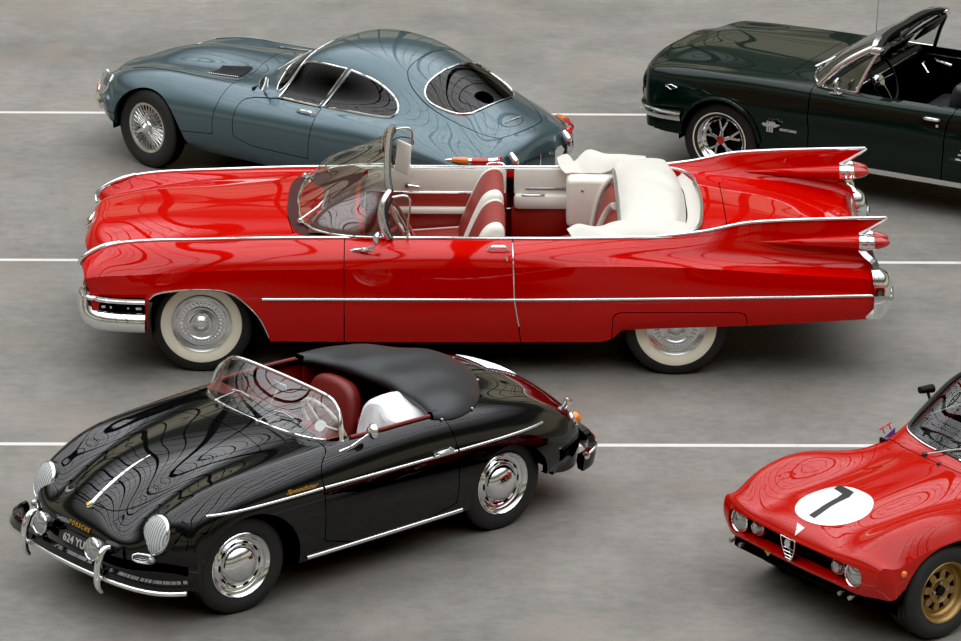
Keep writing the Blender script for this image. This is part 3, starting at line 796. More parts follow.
    # piping at the back edge and pale well behind it
    ed = path([(3.505,0,1.01),(3.485,.42,1.008),(3.41,.69,1.004),(3.33,.765,1.0)],40)
    obj('well_trim', [(tube(ed,.014,8),'chrome2')], R)
    wl = path([(3.50,0,1.0),(3.48,.42,.998),(3.405,.68,.994)],40)
    obj('hood_well', [(gridG(np.stack([wl, wl+[-.05,0,-.05], wl+[-.10,0,-.02]],1)),'canvas'),(rbox((.62,1.36,.03),.01,1,(3.15,0,.80)),'dark')], R)
    return R
# ================================================================== black roadster
def steel_wheel(R, loc, s, steer=0.):
    """tyre + chromed slotted rim + moon hub cap; outboard is -y"""
    w = obj('wheel', (lathe(tyre_prof(.316,.197,.155,.13),64),'rubber'), R, loc, (0,0,(0 if s < 0 else PI)+steer))
    rim = [(.206,-.062),(.209,-.070),(.204,-.074),(.198,-.066),(.186,-.058),(.184,-.040),(.180,-.034),(.168,-.030),(.158,-.034),(.150,-.046),(.140,-.050),(.128,-.046),(.118,-.042),(0,-.04)]
    sl = join([prism(chaikin([(.142+ (q[1]),q[0]) for q in ((-.022,-.007),(.022,-.007),(.022,.007),(-.022,.007))],2), -.0508,-.046,'xz').tf(Matrix.Rotation(a,4,'Y')) for a in np.linspace(0,2*PI,10,endpoint=False)])
    obj('rim', [(lathe(rim,56),'chrome'),(sl,'dark')], w)
    obj('hub_cap', (lathe([(.124,-.044),(.126,-.052),(.122,-.060),(.108,-.078),(.085,-.094),(.055,-.104),(.025,-.109),(0,-.110)],48),'chrome'), w)
    return w

def make_roadster():
    R = empty('roadster_car', (-1.9024, 24.8562, 0), .7134, 'small black open roadster with red leather seats and raked low windscreen', 'car')
    ln = [
        dict(p=[(-.74,-.665,0,.27),(-.71,-.70,0,.36),(-.67,-.702,0,.47),(-.60,-.645,0,.58),(-.50,-.525,0,.675),(-.40,-.40,0,.745),(-.19,0,.825),(.1,0,.880),(.4,0,.908),(.62,0,.918),(1.0,0,.92),(1.4,0,.925),(1.8,0,.95),(2.1,0,.93),(2.3,0,.892),(2.5,0,.835),(2.7,0,.748),(2.85,0,.648),(2.94,0,.55),(3.0,2.99,0,.43),(3.03,2.995,0,.30)]),
        dict(p=[(-.74,-.655,.22,.268),(-.71,-.688,.22,.36),(-.67,-.690,.22,.468),(-.60,-.635,.22,.572),(-.50,-.52,.22,.662),(-.40,-.40,.22,.73),(-.19,.22,.811),(.1,.22,.868),(.4,.22,.898),(.62,.22,.911),(1.0,.22,.916),(1.4,.22,.92),(1.8,.22,.938),(2.1,.22,.915),(2.3,.22,.876),(2.5,.22,.818),(2.7,.22,.73),(2.85,.22,.63),(2.94,.22,.53),(3.0,2.98,.22,.42),(3.03,2.985,.22,.30)]),
        dict(p=[(-.74,-.625,.40,.265),(-.71,-.655,.40,.36),(-.67,-.655,.40,.465),(-.60,-.605,.40,.552),(-.50,-.505,.40,.625),(-.40,-.40,.40,.685),(-.19,.405,.772),(.1,.42,.84),(.4,.44,.876),(.7,.45,.898),(1.0,.45,.905),(1.4,.45,.908),(1.8,.45,.905),(2.1,.45,.868),(2.3,.45,.825),(2.5,.45,.765),(2.7,.445,.68),(2.85,.44,.58),(2.94,2.92,.43,.49),(3.0,2.95,.425,.40),(3.03,2.95,.42,.29)]),
        dict(p=[(-.74,-.53,.60,.26),(-.71,-.56,.60,.36),(-.67,-.575,.59,.46),(-.60,-.565,.585,.56),(-.50,-.50,.58,.675),(-.40,-.40,.588,.733),(-.19,.61,.812),(.1,.63,.858),(.4,.64,.878),(.7,.645,.890),(1.0,.65,.897),(1.4,.655,.896),(1.6,.655,.888),(1.8,.655,.872),(2.1,.655,.832),(2.3,.65,.785),(2.5,.64,.72),(2.7,2.68,.625,.63),(2.85,2.79,.61,.54),(2.93,2.84,.60,.46),(3.0,2.86,.59,.38),(3.03,2.86,.585,.285)]),
        dict(p=[(-.74,-.44,.70,.255),(-.71,-.465,.705,.36),(-.67,-.475,.70,.46),(-.60,-.46,.69,.555),(-.5,-.42,.678,.65),(-.40,-.355,.682,.703),(-.19,-.17,.70,.778),(.1,.715,.82),(.4,.72,.84),(.7,.725,.852),(1.0,.73,.858),(1.4,.732,.856),(1.6,.73,.848),(1.8,.73,.83),(2.1,.73,.785),(2.3,.725,.73),(2.5,2.48,.712,.66),(2.7,2.64,.692,.575),(2.85,2.73,.675,.495),(2.93,2.77,.665,.43),(3.0,2.79,.655,.36),(3.03,2.79,.65,.28)]),
        dict(p=[(-.74,-.38,.755,.25),(-.71,-.40,.76,.36),(-.67,-.405,.755,.45),(-.6,-.39,.75,.535),(-.5,-.35,.742,.61),(-.4,-.30,.745,.65),(-.19,-.155,.77,.70),(.1,.79,.73),(.4,.795,.742),(1.0,.80,.747),(1.6,.80,.737),(1.8,.80,.718),(2.1,.80,.668),(2.3,.795,.615),(2.5,2.46,.777,.56),(2.7,2.59,.75,.50),(2.85,2.66,.73,.44),(2.93,2.69,.72,.39),(3.0,2.71,.71,.34),(3.03,2.71,.705,.27)]),
        dict(p=[(-.74,-.36,.775,.245),(-.71,-.37,.78,.34),(-.6,-.36,.775,.44),(-.4,-.29,.78,.51),(-.19,-.155,.80,.55),(.1,.82,.56),(.6,.835,.56),(1.6,.835,.55),(2.1,2.08,.83,.52),(2.4,2.33,.815,.475),(2.7,2.50,.78,.40),(2.85,2.57,.755,.355),(3.0,2.60,.73,.30),(3.03,2.59,.73,.27)]),
        dict(p=[(-.74,-.355,.775,.242),(-.6,-.35,.775,.34),(-.4,-.285,.78,.37),(-.19,-.155,.795,.37),(.1,.81,.37),(1.6,.82,.36),(2.1,2.07,.815,.37),(2.4,2.32,.80,.35),(2.7,2.46,.775,.335),(3.0,2.53,.74,.30),(3.03,2.53,.735,.28)]),
        dict(p=[(-.74,-.352,.77,.24),(-.6,-.345,.765,.24),(-.4,-.28,.765,.24),(-.19,-.155,.775,.24),(.1,.785,.24),(1.6,.795,.24),(2.1,2.07,.79,.29),(2.4,2.32,.785,.315),(2.7,2.45,.765,.315),(3.0,2.50,.745,.29),(3.03,2.50,.74,.275)], crease=True, mono=True),
        dict(p=[(-.74,-.35,.71,.24),(-.4,-.28,.71,.24),(.1,.73,.24),(1.6,.74,.24),(2.1,2.07,.74,.29),(2.4,2.32,.73,.315),(2.7,2.45,.71,.315),(3.03,2.50,.68,.275)], mono=True),
    ]
    B = Body(ln, nu=220, nvseg=8, s0=-.74, s1=3.03)
    g = B.g
    a1 = [(.02+.365*math.cos(t), .29+.365*math.sin(t)) for t in np.linspace(0,PI,25)]+[(-.345,.05),(.385,.05)]
    a2 = chaikin([(1.745,.05),(1.755,.38),(1.83,.54),(1.98,.615),(2.16,.605),(2.31,.52),(2.41,.40),(2.44,.05)],2)
    lips = []
    for a in (a1, a2):
        f = np.where(g.V[:,1] > .45, sd_poly(g.V[:,0], g.V[:,2], a), 1.); g, c = clip(g, f); lips.append(lip(g, c, .045, (0,-1,0)))
    cock = chaikin([(.83,-1),(.83,.55),(.86,.64),(1.5,.665),(1.62,.66),(1.95,.56),(2.13,.3),(2.2,0),(2.2,-1)],2)
    f = lambda V: np.where(V[:,2] > .8, sd_poly(V[:,0],V[:,1],cock), 1.)
    g, c = clip(g, f(g.V)); lips.append(lip(g, c, .035, (0,0,-1)))
    door = chaikin([(.565,.27),(.565,.60),(.565,.76),(.60,.83),(.70,.885),(.80,1.0),(1.0,1.1),(1.57,1.1),(1.585,.93),(1.625,.82),(1.635,.7),(1.635,.5),(1.63,.27)],1)
    fd = lambda V: np.maximum(sd_poly(V[:,0],V[:,2],door), .55-V[:,1])
    dp, dl, g, dl2 = B.panel(fd, .003, .03, g)
    bon = chaikin([(-.585,-1),(-.585,.10),(-.55,.24),(-.35,.345),(0,.425),(.33,.46),(.40,.42),(.425,.2),(.43,-1)],2)
    fh = lambda V: np.where((V[:,2] > .5)&(V[:,0] < 1), sd_poly(V[:,0],V[:,1],bon), 1.)
    hp, hl, g, hl2 = B.panel(fh, .003, .02, g)
    eng = chaikin([(2.36,-1),(2.36,.30),(2.42,.40),(2.75,.36),(2.90,.25),(2.92,-1)],2)
    fe = lambda V: np.where((V[:,2] > .4)&(V[:,0] > 2), sd_poly(V[:,0],V[:,1],eng), 1.)
    ep, el, g, el2 = B.panel(fe, .003, .02, g)
    obj('body', [(g.both(),'black'),(join([dl2,hl2,el2]).both(),'seam'),(join(lips).both(),'black')], R)
    bn = obj('bonnet', [(hp.both(),'black'),(hl.both(),'seam')], R)
    el_ = obj('engine_lid', [(ep.both(),'black'),(el.both(),'seam')], R)
    gl = [B.top(x,0,.004) for x in np.linspace(2.45,2.66,8)]
    obj('lid_grille', (join([tube([B.top(x,y,.006) for y in np.linspace(-.16,.16,7)],.006,6) for x in np.linspace(2.45,2.68,9)]),'chrome'), el_)
    # bonnet handle strip
    st = [B.top(x,0,.004) for x in np.linspace(-.60,-.14,24)]
    obj('bonnet_handle', [(sweep(np.array(st), [(-.004,-.016),(.004,-.014),(.012,0),(.004,.014),(-.004,.016)], up=(0,0,1), scale=[1.1,1,.9,.7,.45,.2]),'chrome'),
        (tube([st[0]+[-.012,0,-.008],st[0]+[.01,0,.012],st[1]+[.03,0,.014]],[.008,.017,.012],8),'chrome')], bn)
    obj('crest_badge', (lathe_on([(.015,-.004),(.016,.004),(0,.006)], st[0]+[-.004,0,.016],(-.5,0,.85),16),'gold'), bn)
    for sgn in (-1,1):
        fl = (lambda q: q.mirror()) if sgn < 0 else (lambda q: q)
        d = obj('door', [(fl(dp),'black'),(fl(dl),'seam')], R)
        tr = [B.side(x,z,.0) for x,z in zip(np.linspace(.572,1.628,30), np.interp(np.linspace(.572,1.628,30),[-.31,.56,1.6,2.4],[.700,.697,.680,.662]))]
        pf = [(.0095*math.cos(a),.0095*math.sin(a)) for a in np.linspace(0,2*PI,10,endpoint=False)]
        obj('side_strip', (fl(sweep(tr,pf,up=(0,0,1))),'chrome'), d)
        for xs in (np.linspace(-.27,.556,24), np.linspace(1.642,2.40,24)):
            q = [B.side(x,z,.0) for x,z in zip(xs, np.interp(xs,[-.31,.56,1.6,2.4],[.700,.697,.680,.662]))]
            obj('side_strip', (fl(sweep(q,pf,up=(0,0,1))),'chrome'), R)
        h = [B.side(1.44,.700,.006),B.side(1.46,.702,.03),B.side(1.52,.703,.036),B.side(1.565,.703,.03),B.side(1.59,.703,.004)]
        obj('door_handle', (fl(join([tube(smooth_path(h,16),[.010,.012,.013,.013,.012],8), lathe_on([(0,.03),(.014,.026),(.016,0)],B.side(1.575,.703),(0,1,0),14)])),'chrome'), d)
        rk = [B.side(x,.268,.004) for x in np.linspace(.44,1.68,30)]
        obj('sill_strip', (fl(tube(rk,.0135,10)),'chrome'), R)
        ed = smooth_path([B.top(x,y,.006) for x,y in ((.90,.655),(1.1,.668),(1.35,.672),(1.52,.670))],24)
        obj('cockpit_edge', (fl(tube(ed,.013,8)),'oxblood'), R)
        tp = (lambda: None)
        # headlight
        dirv = np.array([-.93,.12,.36]); hc = np.array([-.528,.573,.597])
        zq = Vector(dirv).normalized(); up_ = (Vector((0,0,1))-zq*zq.z).normalized(); xq = up_.cross(zq)
        mh = Matrix((xq, up_, zq)).transposed().to_4x4(); mh.translation = Vector(hc)
        st_ = Matrix.Diagonal((1.08,1.28,1,1))
        hl_ = obj('headlight', (fl(lathe([(.100,-.02),(.099,-.002),(.096,.007),(.090,.012),(.086,.006)],36,'z').tf(mh @ st_)),'chrome'), R)
        obj('headlight_shell', (fl(lathe([(.110,-.16),(.107,-.09),(.104,-.035),(.099,-.004)],36,'z').tf(mh @ st_)),'black'), hl_)
        obj('headlight_bucket', (fl(lathe([(.080,-.015),(.05,-.045),(0,-.055)],32,'z').tf(mh @ st_)),'chrome'), hl_)
        M.setdefault('fluted', ribbed('fluted lens', (.22,.24,.25), (.58,.61,.62), 19, 'Y', .16, .30, .5))
        obj('lens', (fl(lathe([(.089,.008),(.078,.020),(.055,.031),(.03,.036),(0,.038)],36,'z').tf(mh @ st_)),'fluted'), hl_)
        # indicator with its little grille
        p,n = B.hit((-1.5,.55,.455),(1,0,0))
        p2,n2 = B.hit((-1.5,.61,.452),(1,-.1,0))
        ax = np.cross(n,[0,0,1]); ax /= np.linalg.norm(ax)
        ig = [(p+ax*dx+np.array([0,0,dz])+n*.006) for dx,dz in ((-.075,.028),(-.075,-.028),(.065,-.028),(.065,.028))]
        ii = obj('indicator', [(fl(tube(chaikin(ig,1),.006,6,closed=True)),'chrome'),(fl(join([tube([p+ax*-.066+[0,0,dz]+n*.004,p+ax*.06+[0,0,dz]+n*.004],.003,5) for dz in (-.018,-.006,.006,.018)])),'chrome2')], R)
        obj('lens', (fl(lathe_on([(.026,0),(.027,.012),(.018,.03),(0,.038)],p+ax*(.05 if ax[1] > 0 else -.05)+n*.003,n,20)),'whitelens'), ii)
        # tail lamps
        p,n = B.hit((3.6,.575,.535),(-1,0,0))
        t = obj('tail_lamp', (fl(lathe_on([(.052,-.02),(.054,.008),(.046,.014)],p,n,28)),'chrome'), R)
        obj('lens', (fl(lathe_on([(.045,.01),(.042,.03),(.028,.046),(0,.052)],p,n,24)),'amber'), t)
        p,n = B.hit((3.6,.50,.60),(-1,0,0))
        if p is not None: obj('reverse_lamp', (fl(lathe_on([(.02,-.02),(.022,.02),(.03,.045),(.028,.06),(0,.066)],p,n+[.2,0,.5],18)),'chrome'), R)
        wells = [lathe([(.0,.42),(.375,.42),(.375,.765)],40).tf(Matrix.Translation((x,0,.30))) for x in (.02,2.1)]
        for w in wells:
            w = clip(w, w.V[:,2]-.33)[0]
            obj('wheel_housing', (fl(w),'dark'), R)
    # bumpers
    mir = lambda pts, n=60: smooth_path([(x,-y,z) for x,y,z in reversed(pts[1:])]+pts, n)
    fb = [(-.785,0,.345),(-.775,.25,.345),(-.74,.50,.342),(-.67,.70,.338),(-.58,.80,.334),(-.50,.84,.33)]
    pth = mir(fb)
    prof = [(-.045,-.035),(.010,-.040),(.040,-.026),(.046,-.010),(.034,.012),(0,.024),(-.034,.018),(-.045,0)]
    prof = [(a,-b) for a,b in prof]
    bmp = obj('front_bumper', (sweep(pth,prof,up=(0,0,1)),'black'), R)
    cp = mir([(x-.022,y+.016,z-.022) for x,y,z in fb])
    obj('bumper_strip', (tube(cp,.015,10),'chrome'), bmp)
    for s in (-1,1):
        q = smooth_path([(-.73,s*.378,.505),(-.76,s*.378,.505),(-.805,s*.378,.445),(-.82,s*.378,.36),(-.815,s*.378,.275),(-.79,s*.378,.235)],22)
        obj('overrider', (tube(q,[.018,.026,.027,.026,.024,.014],12,flat=.8),'chrome'), bmp)
        fc = np.array([-.775,s*.27,.475]); 
        fo = obj('fog_lamp', (lathe_on([(.02,-.09),(.05,-.07),(.068,-.02),(.072,.006),(.066,.014),(.060,.008)],fc,(-1,0,.18),28),'chrome'), R)
        obj('lens', (lathe_on([(.062,.010),(.045,.022),(0,.030)],fc,(-1,0,.18),28),'whitelens'), fo)
        obj('lamp_bracket', (tube([fc+[.02,0,-.05],fc+[.05,0,-.13]],.012,8),'chrome'), fo)
    rbp = [(3.035,0,.355),(3.02,.3,.355),(2.965,.53,.352),(2.885,.68,.35),(2.79,.765,.345),(2.68,.80,.34)]
    rp = mir(rbp)
    rprof = [(-.062,-.02),(-.05,.02),(0,.03),(.05,.02),(.062,-.02),(.03,-.035)]
    rb = obj('rear_bumper', (sweep(rp,[(a,-b) for a,b in rprof],up=(0,0,1)),'black'), R)
    obj('bumper_strip', (tube(mir([(x+.02,y+.018,z+.045) for x,y,z in rbp[:-1]]+[(2.70,.815,.375)]),.011,8),'chrome'), rb)
    for s in (-1,1):
        None and obj('overrider', (tube(smooth_path([(2.99,s*.60,.52),(3.04,s*.605,.50),(3.07,s*.61,.42),(3.04,s*.61,.33)],14),[.018,.024,.024,.014],10),'chrome'), rb)
        obj('bumper_end', (lathe_on([(.022,-.01),(.024,.006),(0,.014)],(2.71,s*.83,.385),(0,s,0),16),'chrome'), rb)
    # number plate and lettering
    p,n = B.hit((-2,0,.455),(1,0,0)); up = np.array([-n[2]*-1*0,0,1.])
    n = np.array([-.97,0,.24]); yv = np.array([.24,0,.97])
    pl = obj('number_plate', (prism(chaikin([(-.185,-.045),(.185,-.045),(.185,.045),(-.185,.045)],1),-.004,.004,'xy').tf(Matrix(((0,.24,-.97,p[0]-.014),(-1,0,0,-.03),(0,.97,.24,.430),(0,0,0,1)))),'plate'), R)
    text('plate_text','624 YUC',.070,pl,'silver',(p[0]-.022,-.03,.428),(0,-1,0),(.24,0,.97),.001,spacing=1.02,bold=.0008)
    p,n = B.hit((-2,.02,.52),(1,0,0)); p = p*[1,-1,1]; n = n*[1,-1,1]
    text('front_script','PORSCHE',.036,bn,'gold',tuple(p+n*.006),(0,-1,0),tuple(np.cross(n,[0,-1,0])),.002,spacing=1.5,bold=.0008)
    p = B.side(.40,.728,.005)*[1,-1,1]; q0 = B.side(.28,.745)*[1,-1,1]; q1 = B.side(.52,.742)*[1,-1,1]
    text('side_script','Speedster',.058,R,'gold',tuple(p),tuple(q1-q0),(0,.25,1),.002,shear=.45,bold=.001,ysc=.62)
    # windscreen
    bot = mir([(.615,0,.905),(.625,.2,.903),(.66,.4,.897),(.73,.55,.89),(.835,.635,.882)],61)
    top = mir([(.905,0,1.112),(.903,.25,1.110),(.897,.43,1.106),(.890,.52,1.088),(.882,.572,1.05)],61)
    P = np.stack([bot*(1-t)+top*t+np.array([-.012*math.sin(PI*t),0,0]) for t in np.linspace(0,1,10)],1)
    ws = obj('windscreen', (gridG(P),'glass'), R)
    side = lambda s: smooth_path([(.882,s*.572,1.05),(.862,s*.605,1.0),(.85,s*.625,.93),(.842,s*.638,.875)],12)
    obj('windscreen_frame', [(tube(top,.013,8),'chrome'),(tube(bot+[0,0,.004],.010,8),'chrome')]+[(tube(side(s),[.014,.022,.028,.032],10,flat=.7),'chrome') for s in (-1,1)], ws)
    obj('screen_seal', (tube(bot+[-.012,0,-.006],.014,8),'trimrubber'), ws)
    obj('tax_disc', (lathe_on([(.036,-.001),(.036,.001),(0,.0015)], P[6,3]+[.006,.01,0],(-.75,-.25,.5),20),'white'), ws)
    for y,dy in ((.33,-.20),(-.12,-.22)):
        b0 = np.array([np.interp(abs(y),[0,.2,.4,.55],[.59,.60,.635,.70]),y,.915])
        obj('wiper', [(lathe_on([(.016,-.02),(.014,.012),(0,.016)],b0,(0,0,1),14),'chrome'),(tube([b0+[0,0,.012],b0+[.075,dy*.5,.075],b0+[.085,dy*.75,.085]],.005,6),'chrome'),(tube([b0+[.07,dy*.35,.08],b0+[.083,dy*.75,.087],b0+[.075,dy*1.2,.08]],.006,6),'steel')], R)
    # rear-view mirror inside
    obj('interior_mirror', [(rbox((.02,.15,.045),.01,2,(.86,0,1.06)),'steel'),(tube([(.85,0,1.04),(.78,0,.93)],.006,6),'chrome')], R)
    # door mirror
    b0 = B.side(.78,.855,.0)*[1,-1,1]
    mm = obj('door_mirror', [(tube([b0+[-.01,.01,-.005],b0+[.06,-.015,.02],b0+[.17,-.045,.085]],[.014,.010,.006],8),'chrome'),(lathe_on([(0,-.035),(.03,-.028),(.048,-.008),(.05,.006)],b0+[.20,-.052,.10],(1,-.15,-.1),24),'chrome')], R)
    obj('mirror_glass', (lathe_on([(.049,.006),(0,.0065)],b0+[.20,-.052,.10],(1,-.15,-.1),24),'mirrorglass'), mm)
    # cockpit
    obj('floor_pan', [(rbox((1.9,1.24,.02),.005,1,(1.2,0,.28)),'carpet'),(rbox((.02,1.24,.5),.005,1,(.62,0,.56)),'carpet'),(rbox((.02,1.2,.5),.005,1,(1.93,0,.6)),'blackint'),(rbox((1.0,.26,.16),.05,2,(1.1,0,.35)),'carpet')], R)
    obj('underbody', [(rbox((2.2,1.1,.10),.02,1,(1.05,0,.235)),'dark'),(rbox((.9,.8,.3),.03,1,(-.1,0,.45)),'dark'),(rbox((.8,.8,.25),.03,1,(2.35,0,.42)),'dark')], R)
    for s in (-1,1):
        obj('door_panel', (rbox((.98,.03,.50),.012,2,(1.12,s*.70,.61)),'oxblood'), R)
        obj('quarter_panel', (rbox((.45,.03,.42),.012,2,(1.80,s*.67,.62)),'oxblood'), R)
    obj('dashboard', [(skinloft([[(.72,y,.89) for y in np.linspace(-.58,.58,5)],[(.82,y,.912) for y in np.linspace(-.63,.63,5)],[(.88,y,.90) for y in np.linspace(-.64,.64,5)],[(.90,y,.84) for y in np.linspace(-.64,.64,5)],[(.86,y,.74) for y in np.linspace(-.64,.64,5)]],24,16),'oxblood'),
        (join([lathe_on([(.05,0),(.05,.012),(0,.012)],(.895,y,.835),(1,0,.1),20) for y in (-.42,-.30,-.18)]),'blackint')], R)
    c = Vector((.99,-.29,.86)); d = Vector((.90,0,.43)).normalized(); q = d.to_track_quat('Z','X').to_matrix().to_4x4(); q.translation = c
    ring = [(.19*math.cos(a),.19*math.sin(a),0) for a in np.linspace(0,2*PI,44,endpoint=False)]
    obj('steering_wheel', [(tube(ring,.012,8,closed=True).tf(q),'ivory'),(join([tube([(0,0,-.02),(.19*math.cos(a),.19*math.sin(a),0)],.008,6) for a in (PI/2,PI*7/6,PI*11/6)]).tf(q),'ivory'),(lathe([(0,.0),(.03,-.003),(.04,-.03)],20,'z').tf(q),'ivory'),(tube([(0,0,-.02),(0,0,-.26)],.022,10).tf(q),'blackint')], R)
    for s in (-1,1):
        se = obj('seat', (rbox((.50,.48,.16),.06,3,(1.26,s*.33,.39),(0,-.12,0)),'oxblood'), R)
        sb = chaikin([(-.21,0),(-.235,.15),(-.24,.33),(-.20,.47),(-.10,.52),(.10,.52),(.20,.47),(.24,.33),(.235,.15),(.21,0)],2)
        sbk = prism(sb,-.06,.06,'yz',.045).tf(Matrix.Translation((1.50,s*.33,.345)) @ Matrix.Rotation(.20,4,'Y'))
        rows = []
        for z, x, w in ((.46,1.34,.21),(.60,1.36,.235),(.76,1.40,.24),(.90,1.44,.215),(.965,1.465,.16),(.985,1.48,.07)):
            rows.append([(x-.03-.05*0,s*.33-w,z),(x-.075,s*.33-w*.85,z),(x-.055,s*.33-w*.4,z),(x-.05,s*.33,z),(x-.055,s*.33+w*.4,z),(x-.075,s*.33+w*.85,z),(x-.03,s*.33+w,z)])
        obj('seat_back', (sbk,'oxblood'), se)
    obj('rear_shelf', [(rbox((.45,1.15,.05),.02,2,(1.78,0,.62)),'oxblood'),(rbox((.05,1.15,.30),.02,2,(1.62,0,.50)),'oxblood')], R)
    # folded hood under a black cover
    E_ = [(1.53,.70,.878),(1.66,.722,.868),(1.84,.69,.875),(2.03,.56,.893),(2.20,.337,.905),(2.275,.16,.903),(2.298,0,.902)]
    E_ = [(B.top(x,y,.005)) for x,y,z in E_]
    F_ = [(1.56,.62,.893),(1.59,.55,.903),(1.61,.45,.912),(1.63,.32,.92),(1.64,.20,.924),(1.645,.1,.926),(1.645,0,.926)]
    E2 = [tuple(np.array(p)*[1,-1,1]) for p in E_[:-1]]+[tuple(p) for p in reversed(E_)]
    F2 = [(x,-y,z) for x,y,z in F_[:-1]]+list(reversed(F_))
    rows = []
    for e,f in zip(E2,F2):
        e = np.array(e); f = np.array(f); L = np.linalg.norm(f-e); k = min(1,L/.55)
        rows.append([e, e+(f-e)*.04+[0,0,.012+.012*k], e+(f-e)*.25+[0,0,.03+.04*k], e+(f-e)*.6+[0,0,.02+.055*k], e+(f-e)*.92+[0,0,.010+.030*k], f+[-.015,0,-.015], f+[.02,0,-.06]])
    cg = skinloft(rows,80,44); V = cg.V.reshape(80,44,3)
    w = np.sin(np.linspace(0,PI,44))[None,:]
    V[:,:,2] += w*(.006*np.sin(V[:,:,1]*16+V[:,:,0]*6)+.004*np.cos(V[:,:,0]*15-V[:,:,1]*9))
    cv = obj('hood_cover', (gridG(V),'blackvinyl'), R); lab(cv,'black vinyl cover over the folded hood')
    for i in (3,14,26,40,54,66,77):
        obj('snap_fastener', (lathe_on([(.012,0),(.010,.008),(0,.010)],V[i,2],(0,0,1),12),'chrome'), cv)
    for x in (0,2.1):
        for s in (-1,1): steel_wheel(R,(x,s*(.658 if x == 0 else .645),.312),s,-.09 if x == 0 else 0)
    # loose white paper cover hung over the driver's seat
    pp = chaikin([(-.08,.45),(-.10,.66),(-.13,.80),(-.20,.90),(-.27,.905),(-.37,.88),(-.50,.84),(-.605,.79),(-.63,.60),(-.63,.45)],2)
    bg = prism(pp,1.36,1.64,'yz',.05)
    bm = bmesh.new(); vs = [bm.verts.new(v) for v in bg.V]
    for f in bg.F: bm.faces.new([vs[i] for i in f])
    bmesh.ops.triangulate(bm, faces=bm.faces[:]); bmesh.ops.subdivide_edges(bm, edges=bm.edges[:], cuts=2, use_grid_fill=True); bm.verts.index_update()
    V = np.array([v.co[:] for v in bm.verts]); F = [tuple(v.index for v in f.verts) for f in bm.faces]; bm.free()
    V[:,0] += .18*(V[:,2]-.6)
    V += np.stack([.014*np.sin(V[:,1]*23+V[:,2]*17),.006*np.sin(V[:,2]*31),.008*np.sin(V[:,1]*29+V[:,0]*21)],1)
    b_ = obj('paper_cover', (G(V,F),'paper'), None, loc=R.location, rot=(0,0,.7134), sharp=25)
    b_['label'] = "loose white paper cover hung over the driver's seat of the black roadster"; b_['category'] = 'paper cover'
    return R
